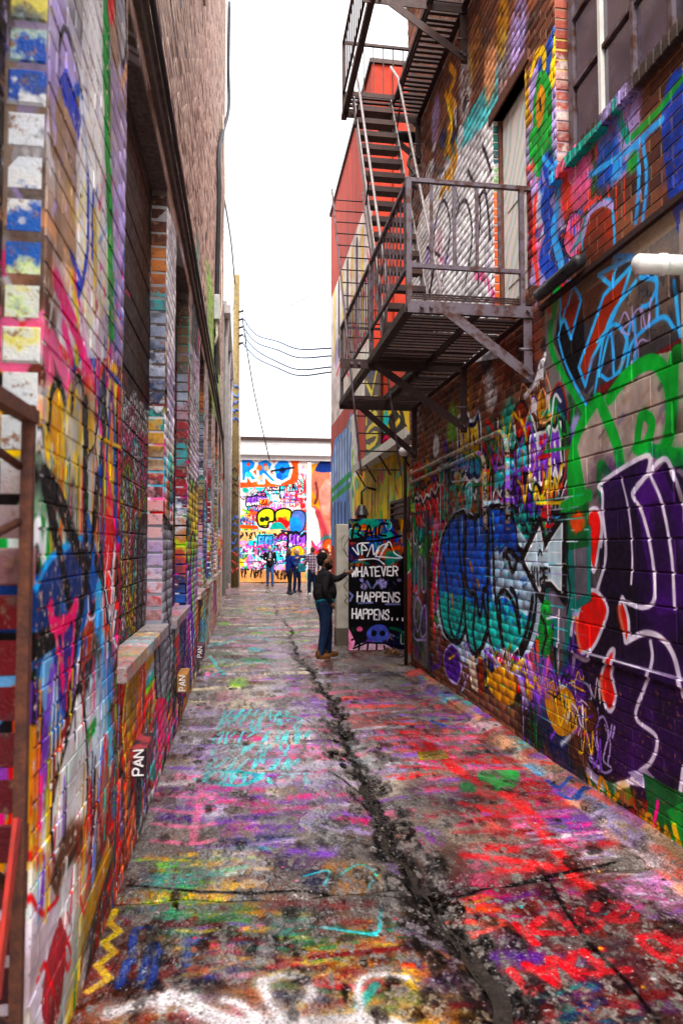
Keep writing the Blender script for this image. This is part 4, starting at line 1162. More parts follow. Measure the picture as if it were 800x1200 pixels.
def backing(name, x, out, y0, y1, z0, z1, holes, depth, mat, parent, back_mat=None):
    """the mortar bed behind the bricks, with the openings cut through and their reveals"""
    ys = sorted({y0, y1, *[v for h in holes for v in h[:2] if y0 < v < y1]})
    zs = sorted({z0, z1, *[v for h in holes for v in h[2:] if z0 < v < z1]})
    bm = bmesh.new()
    def quad(p): bm.faces.new([bm.verts.new(q) for q in p])
    for a, b in zip(ys, ys[1:]):
        for c, d in zip(zs, zs[1:]):
            m, k = (a + b) / 2, (c + d) / 2
            if any(h[0] < m < h[1] and h[2] < k < h[3] for h in holes): continue
            quad([(x, a, c), (x, b, c), (x, b, d), (x, a, d)])
    for (a, b, c, d) in holes:
        e = x - out * depth
        quad([(x, a, c), (e, a, c), (e, a, d), (x, a, d)])
        quad([(x, b, c), (x, b, d), (e, b, d), (e, b, c)])
        quad([(x, a, d), (e, a, d), (e, b, d), (x, b, d)])
        quad([(x, a, c), (x, b, c), (e, b, c), (e, a, c)])
        quad([(e, a, c), (e, b, c), (e, b, d), (e, a, d)])
    me = bpy.data.meshes.new(name)
    bm.to_mesh(me); bm.free()
    return put(name, me, mat, parent)

# ================================================================ ground
g = put('ground', mesh_of('ground', [(-150, -60, -.06), (150, -60, -.06), (150, 250, -.06), (-150, 250, -.06)], [(0, 1, 2, 3)]), M_GROUND)
tag(g, 'grey street ground running under and beyond the alley', 'ground', kind='structure')
pave = empty('pavement', (0.9, 8, 0))
tag(pave, 'wet paint-covered concrete slabs of the alley floor', 'pavement', kind='structure')
def gut_x(y):
    return gpath(y)
def gut_w(y):
    return max(.006, .35 * (.032 + .02 * math.sin(y * 1.9) + .014 * math.sin(y * 5.3)) * min(1.0, 1.25 - y / 13))
def hgt(x, y):
    return .008 * math.sin(x * 2.1 + y * .8) + .006 * math.sin(y * 2.3 - x) + .012 * ((x - .95) / 1.5) ** 2 - .012
joints = [0.6, 3.55, 6.35, 9.55, 13.4, 18.0, 23.5, 33.4]
def slab(y0, y1, side, yn=None):
    yn = yn or y1
    ny = max(10, int((y1 - y0) / .055)) if y1 < 14 else 24
    nx = 22
    V, Fq = [], []
    for i in range(ny + 1):
        y = y0 + (y1 - y0) * i / ny
        for j in range(nx + 1):
            u = j / nx
            u = u ** 1.6 if side > 0 else 1 - (1 - u) ** 1.6
            ed = max(.003, gut_w(y) + .006 * math.sin(y * 31 + side) + .008 * math.sin(y * 13.3 + side * 2))
            if side < 0: x = (XL - .02) * (1 - u) + (gut_x(y) - ed) * u
            else: x = (gut_x(y) + ed) * (1 - u) + (XR + .05 if y < 9.9 else 2.9 if y < 19 else 6.0) * u
            yy = y + .025 * math.sin(x * 5.1 + y0 + (yn - y0) * i / ny) + .012 * math.sin(x * 17)
            z = hgt(x, yy) - .03 * math.exp(-((x - gut_x(yy)) / .12) ** 2)
            e = min(i, ny - i)
            if e == 0: z -= .02
            z += rng.uniform(-.0015, .0015)
            V.append((x, yy, z))
    for i in range(ny):
        for j in range(nx):
            a = i * (nx + 1) + j
            Fq.append((a, a + 1, a + nx + 2, a + nx + 1))
    # skirts give the slab its thickness at the joints
    n0 = len(V)
    rim = [j for j in range(nx + 1)] + [i * (nx + 1) + nx for i in range(1, ny + 1)] + [ny * (nx + 1) + j for j in range(nx - 1, -1, -1)] + [i * (nx + 1) for i in range(ny - 1, 0, -1)]
    m = len(rim)
    for k in rim: V.append(V[k])
    for k in rim: V.append((V[k][0], V[k][1], -.055))
    for k in range(m):
        k2 = (k + 1) % m
        Fq.append((n0 + k2, n0 + k, n0 + m + k, n0 + m + k2))
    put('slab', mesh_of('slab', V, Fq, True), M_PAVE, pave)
for a, b in zip(joints, joints[1:]):
    for s in (-1, 1):
        if s > 0 and a == .6:      # this slab is cracked in two along a slanting line
            slab(a, 2.15, s, 2.16); slab(2.16, b - .012, s, b); continue
        slab(a, b - .012, s, b)
V, Fq = [], []
ny = 420
for i in range(ny + 1):
    y = .5 * (34 / .5) ** (i / ny)
    for j in range(9):
        u = j / 8 * 2 - 1
        w = gut_w(y) + .03
        V.append((gut_x(y) + u * w, y, -.044 - .008 * (1 - u * u) + rng.uniform(-.004, .004) * (1 if y < 14 else .3)))
for i in range(ny):
    for j in range(8):
        a = i * 9 + j
        Fq.append((a, a + 1, a + 10, a + 9))
put('gutter', mesh_of('gutter', V, Fq, True), M_GUT, pave)
# raised cement strip along the foot of the right wall, in cracked lengths
y = 1.0
while y < 9.3:
    ln = rng.uniform(.55, 1.3)
    y1 = min(y + ln, 9.6)
    n = 8
    V, Fq = [], []
    prof = [(-.20, -.02), (-.175, .022), (-.12, .042), (-.05, .052), (.0, .056)]
    for i in range(n + 1):
        yy = y + .006 + (y1 - y - .012) * i / n
        k = 1 + .1 * math.sin(yy * 3.3)
        for (dx, dz) in prof:
            V.append((XR + dx * k + rng.uniform(-.004, .004), yy, dz * (.9 + .2 * math.sin(yy * 2)) + rng.uniform(-.003, .003)))
    m = len(prof)
    for i in range(n):
        for j in range(m - 1):
            a = i * m + j
            Fq.append((a, a + 1, a + m + 1, a + m))
    Fq.append(tuple(range(m - 1, -1, -1))); Fq.append(tuple(n * m + j for j in range(m)))
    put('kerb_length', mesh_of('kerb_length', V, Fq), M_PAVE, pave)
    y = y1

# ================================================================ right brick building
br = empty('brick_building', (XR, 5, 0))
tag(br, 'dark brick building carrying the fire escape and purple lettering', 'building')
RH = 9.9  # roofline out of view, kept low to open the alley to sky light
r_holes = [(5.60, 6.38, 4.02, 6.02), (1.9, 5.0, 4.72, 7.6)]
backing('wall', XR + .005, -1, .2, R_END, 0, RH, r_holes, .13, M_MR, br)
W = BrickWall()
blk = (2.6, 5.27, .99, 3.70)
W.course(XR, -1, .2, R_END, 0, RH, .215, .085, .011, r_holes + [(.2, 5.27, .98, 3.72)], 'b')
W.course(XR - .004, -1, .2, 5.265, .995, 3.695, .40, .20, .009, [], 'k')
for (a, b, c, d), k in zip(r_holes, ('o', 'j')):
    W.jamb(XR + .003, XR + .125, b - .004, c, d, .085, .011, k)
W.build(br, {'b': (.205, .075, .024, .003, M_BR, 'brick'), 'k': (.391, .191, .024, .006, M_BLK, 'block'), 'o': (.12, .074, .05, .005, M_REVO, 'jamb_brick'),
             'j': (.12, .074, .05, .005, M_REVW, 'reveal_brick')})
box('core', (XR + .16, .2, 0), (XR + 9, R_END - .02, RH - .02), M_BODY, br)
box('end_face', (XR + .013, R_END - .02, 0), (XR + .16, R_END, RH - .02), M_BODY, br)
box('parapet', (XR - .06, .2, RH), (XR + .5, R_END + .02, RH + .18), M_CONC, br, .01)
# door on the first landing
M = Mat('mural_door')
sp = nd(M.nt, 'TexWave', wave_type='RINGS', rings_direction='X'); sp.inputs['Scale'].default_value = 1.1; sp.inputs['Distortion'].default_value = 7; sp.inputs['Detail'].default_value = 1; sp.inputs['Detail Scale'].default_value = 1.2
M.L(M.pos, sp.inputs[0])
M.set(color=M.ramp(sp.outputs[1], [(.0, (.75, .72, .72)), (.3, (.78, .62, .62)), (.42, (.8, .66, .12)), (.5, (.15, .35, .7)), (.58, (.72, .7, .74)), (.8, (.3, .6, .35)), (.9, (.75, .7, .75))]), rough=.45)
dr = put('door', from_bm('door', (lambda b: (bx(b, (XR + .085, 5.62, 4.03), (XR + .125, 6.33, 5.98), .004), b)[1])(bmesh.new())), M.m, br)
for zz in (4.25, 5.0): box('door_panel', (XR + .077, 5.72, zz), (XR + .085, 6.22, zz + .55), M.m, dr, .003)
tube_obj('door_handle', [(XR + .08, 5.7, 4.95), (XR + .03, 5.7, 4.95), (XR + .03, 5.8, 4.95)], .012, M_STEELD, dr)
box('door_frame', (XR + .05, 6.335, 4.03), (XR + .12, 6.37, 6.0), M_RUST, br)
box('lintel', (XR - .012, 5.5, 6.02), (XR + .1, 6.48, 6.13), M_RUST, br, .004)
# steel window
wy0, wy1, wz0, wz1 = 1.95, 4.9, 4.74, 7.58
win = put('window', from_bm('window', (lambda b: [bx(b, (XR + .07, wy1 - .05, wz0), (XR + .12, wy1 + .03, wz1)), bx(b, (XR + .07, wy0, wz0), (XR + .12, wy0 + .05, wz1)), bx(b, (XR + .072, wy0 + .05, wz0), (XR + .118, wy1 - .05, wz0 + .05)), bx(b, (XR + .072, wy0 + .05, wz1 - .05), (XR + .118, wy1 - .05, wz1)), b][-1])(bmesh.new())), M_STEEL, br)
ncol, nrow = 7, 5
cw_, rh_ = (wy1 - wy0 - .1) / ncol, (wz1 - wz0 - .1) / nrow
for i in range(1, ncol):
    yy = wy0 + .05 + i * cw_
    box('mullion', (XR + .062, yy - .018, wz0 + .05), (XR + .112, yy + .018, wz1 - .05), M_CREAMT if i == 6 else M_STEEL, win)
for j in range(1, nrow):
    zz = wz0 + .05 + j * rh_
    box('glazing_bar', (XR + .07, wy0 + .05, zz - .014), (XR + .105, wy1 - .05, zz + .014), M_STEEL, win)
for i in range(ncol):
    for j in range(nrow):
        o = box('pane', (XR + .092, wy0 + .05 + i * cw_ + .02, wz0 + .05 + j * rh_ + .015), (XR + .098, wy0 + .05 + (i + 1) * cw_ - .02, wz0 + .05 + (j + 1) * rh_ - .015), M_GLASS, win)
# rowlock sill, brick on edge
y = wy0 - .05
M_SILLB = painted_brick('sill_brick', cr, [(0, (.05, .035, .03)), (1, (.09, .05, .04))], .215, .085, .4)
while y < 5.05:
    bm = bmesh.new(); bx(bm, (XR - .055, y, 4.62), (XR + .085, y + .066, 4.715), .006)
    put('sill_brick', from_bm('sill_brick', bm), M_SILLB, br); y += .075
box('drip_ledge', (XR - .035, .3, 3.705), (XR + .004, 5.3, 3.745), M_STEELD, br)
box('water_table', (XR - .014, .3, .955), (XR + .004, 5.27, .992), M_BLK, br)
# flush steel panel by the end of the wall
pn = put('steel_panel', from_bm('steel_panel', (lambda b: (bx(b, (XR - .022, 8.86, .12), (XR - .004, 9.68, 2.2), .004), b)[1])(bmesh.new())), M_BLK, br)
for a in (((8.83, .1), (8.86, 2.23)), ((9.68, .1), (9.71, 2.23)), ((8.86, 2.2), (9.68, 2.23))):
    box('panel_trim', (XR - .03, a[0][0], a[0][1]), (XR - .003, a[1][0], a[1][1]), M_STEELD, pn)

# ---- things fixed to the right building
def conduit(pts, lab):
    return tag(tube_obj('conduit', pts, .026, M_PIPE, n=8), lab, 'conduit', 'conduits on the brick wall')
M_PIPE = painted_brick('painted_pipe', cr, [(0, (.42, .33, .24)), (1, (.5, .4, .3))], .3, .3, .45, .4)
xc = XR - .035
def bend(p, q, r, n=6):
    """quarter bend from running along -y at height p to going down at y q"""
    return [(xc, q + r - r * math.sin(t), p - r + r * math.cos(t)) for t in [k * math.pi / 2 / n for k in range(n + 1)]]
conduit([(xc + .03, 9.78, 2.86), (xc, 9.66, 2.80)] + bend(2.84, 6.02, .22) + [(xc, 6.02, 2.3), (xc, 6.02, 1.9)], 'longer outer pale conduit bending down the brick wall above blue lettering')
conduit([(xc + .03, 9.78, 2.74), (xc, 9.66, 2.67)] + bend(2.72, 6.62, .2) + [(xc, 6.62, 2.2), (xc, 6.62, 1.9)], 'shorter inner pale conduit bending down the brick wall above blue lettering')
lf = empty('tube_light', (XR - .07, 4.87, 3.78))
tag(lf, 'long black tubular light fixed to bricks beside the landing', 'light fixture')
tube_obj('housing', [(XR - .075, 4.50, 3.80), (XR - .075, 4.52, 3.80), (XR - .075, 5.20, 3.80), (XR - .075, 5.22, 3.80)], [.03, .05, .05, .03], M_BLACKP, lf, 12)
for yy in (4.6, 5.1): box('clip', (XR - .08, yy - .02, 3.85), (XR + .0, yy + .02, 3.87), M_BLACKP, lf)
tube_obj('wire_end', [(XR - .07, 5.22, 3.8), (XR - .05, 5.28, 3.78), (XR - .03, 5.33, 3.82), (XR - .01, 5.36, 3.86)], .008, M_CABLE, lf)
wp = empty('vent_pipe', (XR, 3.2, 3.2))
tag(wp, 'white stained vent pipe sticking out of the brick wall', 'pipe')
tube_obj('pipe', [(XR + .02, 3.2, 3.22), (2.06, 3.2, 3.205), (2.0, 3.2, 3.203), (1.985, 3.2, 3.202)], [.05, .05, .05, .038], M_WHITEP, wp, 18)
tube_obj('collar', [(2.12, 3.2, 3.207), (2.15, 3.2, 3.208)], .056, M_WHITEP, wp, 18)
tube_obj('flange', [(XR - .02, 3.2, 3.219), (XR - .002, 3.2, 3.22)], .085, M_WHITEP, wp, 18)
dp = tag(tube_obj('drain_pipe', [(2.385, 9.93, -.02), (2.385, 9.93, 3.0), (2.40, 9.93, 3.1)], .026, M_STEELD), 'thin dark drain pipe standing at the corner beside the lettered door', 'pipe')
lamp = empty('wall_lamp', (2.40, 9.93, 3.15))
tag(lamp, 'pale round wall lamp on the brick corner above the drain pipe', 'lamp')
bm = bmesh.new(); bmesh.ops.create_uvsphere(bm, u_segments=14, v_segments=10, radius=.075, matrix=Matrix.Translation((2.36, 9.9, 3.16)) @ Matrix.Diagonal((1, 1, .95, 1)))
put('globe', from_bm('globe', bm, True), M_WHITEP, lamp)
tube_obj('arm', [(2.47, 9.8, 3.2), (2.42, 9.84, 3.2), (2.37, 9.89, 3.18)], [.05, .05, .035], M_GALV, lamp)
fl = empty('flood_lamp', (2.4, 8.75, 7.7))
tag(fl, 'black cylindrical lamp jutting from the wall under the upper landing', 'lamp')
tube_obj('barrel', [(2.46, 9.3, 7.62), (2.2, 9.3, 7.62), (1.9, 9.3, 7.62)], .075, M_BLACKP, fl, 14)
tube_obj('cap', [(1.9, 9.3, 7.62), (1.86, 9.3, 7.62)], .085, M_BLACKP, fl, 14)

# ================================================================ fire escape
fe = empty('fire_escape', (1.9, 7.3, 3.0))
tag(fe, 'two storey steel fire escape with steep stair, railings and slatted landings', 'fire escape')
XO, XW = 1.36, XR - .03
def bolt(p, par, d=(0, -1, 0)):
    bm = bmesh.new(); q = Vector(p)
    tube(bm, [q, q + Vector(d) * .022], .018, 6)
    put('bolt', from_bm('bolt', bm), M_STEEL, par)
def bracket(y, z, x_out, dx, drop, mat):
    b = put('bracket', from_bm('bracket', (lambda b_: (bx(b_, (x_out, y - .006, z - .05), (XW + .02, y + .006, z + .05)), bx(b_, (x_out, y + .0065, z + .035), (XW + .02, y + .06, z + .05)), b_)[2])(bmesh.new())), mat, fe)
    beam_obj('diagonal_brace', (x_out + dx, y - .014, z - .02), (XW - .01, y - .014, z - drop + .04), .012, .085, mat, b)
    box('wall_plate', (XW - .06, y + .008, z - drop), (XW + .015, y + .02, z + .03), mat, b)
    for q in ((x_out + .12, z), (x_out + .2, z), (XW - .03, z + .01), (XW - .03, z - drop + .07), (XW - .07, z - drop + .1)): bolt((q[0], y - .014, q[1]), b)
    tube_obj('anchor_bolt', [(XW - .1, y + .015, z - drop + .28), (XW + .02, y + .015, z - drop + .28)], .014, M_STEEL, b, 6)
ZP = 3.78
bracket(5.47, ZP - .03, XO - .02, .32, .6, M_STEEL)
bracket(7.2, ZP - .06, 1.02, .4, .72, M_STEELD)
bracket(9.4, ZP - .06, XO - .04, .3, .72, M_STEELD)
def landing(z, y0, y1, hole, mat):
    hx0, hx1, hy0, hy1 = hole
    angle_obj('outer_beam', (XO, y0, z - .03), (XO, y1, z - .03), .075, mat, fe)
    angle_obj('wall_beam', (XW - .02, y0, z - .03), (XW - .02, y1, z - .03), .07, mat, fe, side=-1)
    beam_obj('joist', (1.98, y0, z - .035), (1.98, y1, z - .035), .03, .06, mat, fe)
    n = int((y1 - y0) / .088)
    full = (lambda b: (bx(b, (XO + .01, -.0225, -.012), (XW, .0225, .012)), from_bm('slat', b))[1])(bmesh.new())
    part = (lambda b: (bx(b, (hx1, -.0225, -.012), (XW, .0225, .012)), from_bm('slat', b))[1])(bmesh.new())
    for me in (full, part): me.materials.append(mat)
    for i in range(n):
        yy = y0 + .04 + i * (y1 - y0 - .08) / (n - 1)
        o = bpy.data.objects.new('slat', part if hy0 < yy < hy1 else full)
        COL.objects.link(o); o.location = (0, yy, z + .008); o.rotation_euler = (rng.uniform(-.03, .03), rng.uniform(-.004, .004), rng.uniform(-.004, .004)); adopt(o, fe)
    for yy in (hy0, hy1): beam_obj('trimmer', (XO + .03, yy, z - .03), (hx1 + .02, yy, z - .03), .012, .06, mat, fe)
    beam_obj('trimmer', (hx1 + .02, hy0, z - .03), (hx1 + .02, hy1, z - .03), .03, .06, mat, fe)
landing(ZP, 5.5, 9.45, (XO, 1.88, 7.45, 9.05), M_STEELD)
ZU = 7.82
landing(ZU, 5.2, 9.25, (XO, 2.0, 6.35, 8.72), M_STEELD)
bracket(7.08, ZU - .07, XO - .12, .3, .62, M_STEELD)
bracket(9.1, ZU - .07, XO - .02, .3, .62, M_STEELD)
def railing(z, y0, y1, end_near, posts, step, mats):
    top, low = z + 1.07, z + .33
    for yy in posts: beam_obj('post', (XO, yy, z - .05), (XO, yy, top + .01), .045, .045, mats[0], fe)
    beam_obj('top_rail', (XO, y0 - .02, top), (XO, y1 + .02, top), .04, .035, mats[0], fe)
    beam_obj('lower_rail', (XO, y0 - .02, low), (XO, y1 + .02, low), .03, .035, mats[0], fe)
    n = int((y1 - y0) / step)
    bar = (lambda b: (tube(b, [(0, 0, low - z), (0, 0, top - z)], .009, 6), from_bm('baluster', b))[1])(bmesh.new())
    bar.materials.append(mats[1])
    for i in range(1, n):
        yy = y0 + i * (y1 - y0) / n
        if min(abs(yy - p) for p in posts) < .05: continue
        o = bpy.data.objects.new('baluster', bar); COL.objects.link(o); o.location = (XO, yy, z); adopt(o, fe)
    for ye, nb in end_near:
        beam_obj('post', (XW - .06, ye, z - .02), (XW - .06, ye, top + .01), .04, .04, mats[0], fe)
        beam_obj('top_rail', (XO + .02, ye, top), (XW + .1, ye, top), .035, .035, mats[0], fe)
        beam_obj('lower_rail', (XO + .02, ye, low), (XW - .05, ye, low), .03, .035, mats[0], fe)
        for i in range(1, nb):
            xx = XO + (XW - .06 - XO) * i / nb
            beam_obj('baluster', (xx, ye, low), (xx, ye, top), .028 if nb < 7 else .014, .012, mats[0], fe)
railing(ZP, 5.5, 9.45, [(5.5, 5)], (5.5, 7.2, 9.45), .145, (M_STEEL, M_STEEL))
beam_obj('top_rail', (XO, 9.45, ZP + 1.07), (XW, 9.45, ZP + 1.07), .03, .03, M_STEELD, fe)
railing(ZU, 5.2, 9.25, [(9.25, 7)], (5.2, 7.2, 9.25), .145, (M_STEELD, M_STEELD))
# toe strips on the near end
for k in range(3): beam_obj('toe_strip', (XO + .03, 5.52 + k * .03, ZP + .06 + k * .03), (XW + .05, 5.52 + k * .03, ZP + .06 + k * .03), .012, .012, M_STEELD, fe)
# stair
xs0, xs1 = 1.44, 1.95
sa, sb = Vector((0, 6.78, ZP + .02)), Vector((0, 8.9, ZU + .02))
st = sb - sa
M_STR = plain('stair_stringer', (.30, .26, .26), (.16, .13, .13), .45, .1, 20)
for xx in (xs0, xs1):
    beam_obj('stringer', sa + Vector((xx, 0, 0)), sb + Vector((xx, 0, 0)), .014, .12, M_STR, fe)
NT = 16
tread = (lambda b: (bx(b, (xs0 + .01, -.1, -.014), (xs1 - .01, .1, .014)), bx(b, (xs0 + .01, -.1, -.05), (xs1 - .01, -.09, -.0142)), from_bm('tread', b))[2])(bmesh.new())
tread.materials.append(M_STEELD)
for i in range(1, NT):
    p = sa + st * (i / NT)
    o = bpy.data.objects.new('tread', tread); COL.objects.link(o); o.location = (0, p.y, p.z); adopt(o, fe)
for xx in (xs0 - .02, xs1 + .02):
    off = Vector((xx, -.28, .32))
    tube_obj('handrail', [sa + off + Vector((0, .3, -.25)), sa + off + st * .06, sa + off + st * .5, sa + off + st * .93, sa + st * 1.06 + Vector((xx, -.1, .28))], .017, M_STR, fe, 8)
    for k in (.15, .5, .85): tube_obj('handrail_strut', [sa + st * k + Vector((xx, 0, 0)), sa + st * k + off], .01, M_STEELD, fe, 6)
tube_obj('chain', spline([(2.02, 8.0, 6.6), (1.98, 8.0, 6.45), (2.05, 7.95, 6.3), (1.92, 7.9, 6.2), (2.06, 7.9, 6.1)], 5), .02, M_BLACKP, fe, 6)
# drop ladder hung through the lower landing
dl = empty('drop_ladder', (1.5, 8.2, 3.8))
tag(dl, 'thin steel drop ladder hanging slantwise through the lower landing', 'ladder')
la, lb = Vector((1.29, 10.0, 7.15)), Vector((1.31, 7.55, 2.55))
wv = Vector((.46, 0, 0))
for o_ in (Vector((0, 0, 0)), wv):
    tube_obj('rail', [la + o_, lb + o_], .014, M_STEEL, dl, 6)
rung = None
for i in range(1, 21):
    p = la + (lb - la) * (i / 20.3)
    o = tube_obj('rung', [p, p + wv], .009, M_STEELD, dl, 6)

# ================================================================ left brick building
bl = empty('brick_building', (XL, 9.8, 0))
tag(bl, 'tall pinkish brick building with deep bricked-up windows covered in layered graffiti', 'building')
LH = 17.6
wins = [(3.55, 5.42, 1.14, 4.56), (6.15, 7.6, 1.1, 4.56), (9.5, 10.6, 1.1, 4.56), (11.9, 13.25, 1.1, 4.56), (14.8, 16.1, 1.1, 4.56), (17.3, 18.5, 1.1, 4.56)]
gate_h = (.3, 2.17, 0.0, 4.5)
l_holes = [gate_h] + wins
LN, YS = 9.35, 9.45          # near part stepped down out of view, shaped to let more sky light in
near = [h for h in l_holes if h[1] < YS]; far = [h for h in l_holes if h[0] > YS]
wins = [h for h in wins]
backing('wall', XL - .004, 1, -1.0, YS, 0, 4.75, near, .14, M_ML, bl)
backing('wall', XL - .016, 1, -1.0, YS, 4.75, LN, [], .2, M_ML, bl)
backing('wall', XL - .004, 1, YS, L_END, 0, 4.75, far, .14, M_ML, bl)
backing('wall', XL - .016, 1, YS, L_END, 4.75, LH, [], .2, M_ML, bl)
W = BrickWall()
W.course(XL, 1, -.6, L_END, 0, LN, .225, .082, .007, l_holes, 'b')
W.course(XL, 1, YS, L_END, LN + .004, LH, .225, .082, .007, l_holes, 'b')
W.jamb(XL - .003, XL - .125, gate_h[1] - .004, 0, gate_h[3], .135, .011, 'q')
for k, (a, b, c, d) in enumerate(wins):
    W.jamb(XL - .003, XL - .13, b - .004, c + .03, d, .105, .011, ('j', 'r')[k % 2])
# painted brick infill behind the iron frame
W.course(XL - .11, 1, .35, 2.15, 0, 2.2, .3, .135, .012, [], 'i')
M_INF = reveal('infill_yellow', 0, 2.3, [(.0, 'brown'), (.3, 'gold'), (.5, 'dgrey'), (.75, 'yellow'), (.9, 'c01420'), (1.0, '303040'), (1.1, 'd8d8d8'), (1.2, 'dred'), (1.32, 'e0404a'), (1.42, 'cfc8c8'), (1.5, 'c8302c'), (1.56, 'a8a49c'), (1.66, '6c5a48'), (1.74, 'd8d0c0'), (1.8, '202020'), (1.84, 'e0a010'), (1.98, 'f0b810'), (2.02, '1c1814'), (2.08, 'c8ccc8'), (2.3, 'c8d8a0')])
W.build(bl, {'b': (.218, .075, .024, .003, M_BL, 'brick'), 'q': (.12, .122, .05, .012, M_REV1, 'quoin_brick'), 'j': (.126, .094, .05, .008, M_REV2, 'jamb_brick'), 'r': (.126, .094, .05, .008, M_REV3, 'reveal_brick'),
             'i': (.288, .123, .03, .008, M_INF, 'infill_brick')})
box('core', (XL - 8, -1.0, 0), (XL - .23, YS - .001, LN - .02), M_BODY, bl)
box('core', (XL - 8, YS, 0), (XL - .23, L_END - .02, LH - .02), M_BODY, bl)
box('coping', (XL - .3, -1.0, LN + .003), (XL + .04, YS - .003, LN + .12), M_CONC, bl, .01)
box('sky_step_face', (XL - .23, YS - .02, LN + .13), (XL - .0125, YS - .001, LH - .02), M_BODY, bl)
box('end_face', (XL - .23, L_END - .02, 0), (XL - .012, L_END, LH - .02), M_BODY, bl)
# string course with a lip
M_BAND = plain('band_stone', (.12, .085, .07), (.06, .045, .04), .8, 0, 12, .004)
for k in range(9):
    a, b = -.6 + k * 2.25, -.6 + (k + 1) * 2.25 - .008
    b = min(b, L_END)
    bm = bmesh.new(); bx(bm, (XL - .01, a, 4.70), (XL + .035, b, 4.80), .006); bx(bm, (XL - .01, a, 4.802), (XL + .06, b, 4.83), .004)
    put('string_course', from_bm('string_course', bm), M_BAND, bl)
M_SILL = painted_brick('painted_sill', cl, [(0, (.4, .3, .3)), (1, (.5, .45, .45))], .5, .5, .5, .4)
for k, (a, b, c, d) in enumerate(wins):
    sl = put('sill', from_bm('sill', (lambda q: (bx(q, (XL - .13, a - .02, c - .075), (XL + .045, b + .05, c + .012), .008), q)[1])(bmesh.new())), M_SILL, bl)
    for j in range(int((d - c) / .17)):
        bm = bmesh.new(); bx(bm, (XL - .138, a + .004, c + .02 + j * .17), (XL - .118 + rng.uniform(-.004, .004), b - .01, c + .18 + j * .17), .004)
        put('plank', from_bm('plank', bm), M_PLANK, bl)
for j in range(13):
    bm = bmesh.new(); bx(bm, (XL - .138, .35, 2.27 + j * .17), (XL - .12 + rng.uniform(-.004, .004), 2.15, 2.425 + j * .17), .004)
    put('plank', from_bm('plank', bm), M_PLANK, bl)
# iron door frame set in the near opening
gf = empty('iron_frame', (XL - .03, 2.08, 0))
tag(gf, 'rusty angle iron door frame with slanting bars in the near opening', 'frame')
angle_obj('post', (XL - .01, 2.09, 0), (XL - .012, 2.09, 2.16), .032, M_RUST, gf)
angle_obj('header', (XL - .01, 2.115, 2.13), (XL - .01, .45, 2.13), .04, M_RUST, gf)
for a, b in (((2.08, 1.98), (1.75, 2.03)), ((2.08, 1.82), (1.7, 1.73)), ((2.08, .78), (1.72, 1.12)), ((2.06, .35), (1.8, .95)), ((2.06, .2), (1.85, .7))):
    tube_obj('bar', [(XL - .03, a[0], a[1]), (XL - .05, b[0], b[1])], .012, M_RUST, gf, 6)
beam_obj('flat_bar', (XL + .0, 2.03, 1.0), (XL + .01, 1.86, .62), .012, .05, plain('red_paint', (.55, .03, .02), (.3, .03, .02), .4), gf)

# blocks at the wall foot
def pan(y, x1, z0, z1, ln, mat, lab, tcol):
    e = empty('wall_block', (XL, y, z0))
    tag(e, lab, 'block', 'lettered blocks at the wall foot')
    box('block', (XL - .004, y, z0), (x1, y + ln, z1), mat, e, .006)
    bm = bmesh.new()
    h = (x1 - XL) * .62; cw = (z1 - z0) / 3.3
    for i, ch in enumerate('PAN'):
        for pl in FONT[ch]:
            q = []
            for k in range(0, len(pl), 2):
                zz = z0 + .012 + (i + .1 + .75 * int(pl[k]) / 4 + rng.uniform(-.07, .07)) * cw
                xx = x1 - (x1 - XL) * .17 - (int(pl[k + 1]) / 6 + rng.uniform(-.08, .08)) * h
                q.append((xx, y - .0035, zz))
            for a, b in zip(q, q[1:]): beam(bm, a, b, .006, .009, (1, 0, 0))
    put('lettering', from_bm('lettering', bm), tcol, e)
M_LET = plain('white_marker', (.82, .8, .8), (.7, .7, .7), .5)
pan(3.97, XL + .085, .465, .63, .32, plain('black_block', (.02, .012, .018), (.3, .03, .04), .5, 0, 9, .002, lo=.48, hi=.56), 'black lettered block on the wall foot below the first bricked window', M_LET)
pan(6.7, XL + .09, .36, .53, .36, plain('gold_block', (.45, .2, .03), (.3, .12, .03), .5, 0, 9, .002), 'ochre lettered block on the wall foot between the two other blocks', M_LET)
pan(9.3, XL + .1, .26, .43, .4, plain('maroon_block', (.09, .02, .05), (.05, .015, .03), .5, 0, 9, .002), 'maroon lettered block on the wall foot, farthest along the graffiti wall', M_LET)

# ================================================================ second left building with gutter and downpipe
b2 = empty('painted_building', (XL, 24, 0))
tag(b2, 'lower striped painted building with pale gutter behind the tall brick one', 'building')
M_B2 = painted_brick('painted_render', cl, [(0, (.45, .4, .38)), (1, (.5, .44, .4))], .5, .5, .15)
box('wall', (XL - 6, L_END + .01, 0), (XL + .02, 28.3, 8.7), M_B2, b2)
box('roof', (XL - 6.1, L_END + .02, 8.7), (XL + .1, 28.5, 8.82), M_EAVE, b2)
box('gutter', (XL + .02, L_END + .02, 8.45), (XL + .2, 28.5, 8.7), M_EAVE, b2, .01)
for k, yy in enumerate((20.2, 23.6, 27.6)):
    tube_obj('downpipe', [(XL + .1, yy, 8.5), (XL + .1, yy, 8.2), (XL + .07, yy, 7.9), (XL + .07, yy, .3)], .06, M_EAVE, b2)
for k in range(4):
    yy = 20.8 + k * 1.9
    f = box('window', (XL + .0205, yy, 2.2), (XL + .05, yy + 1.0, 4.4), M_STEELD, b2)
    box('pane', (XL + .0505, yy + .08, 2.28), (XL + .056, yy + .92, 4.32), M_GLASS, f)
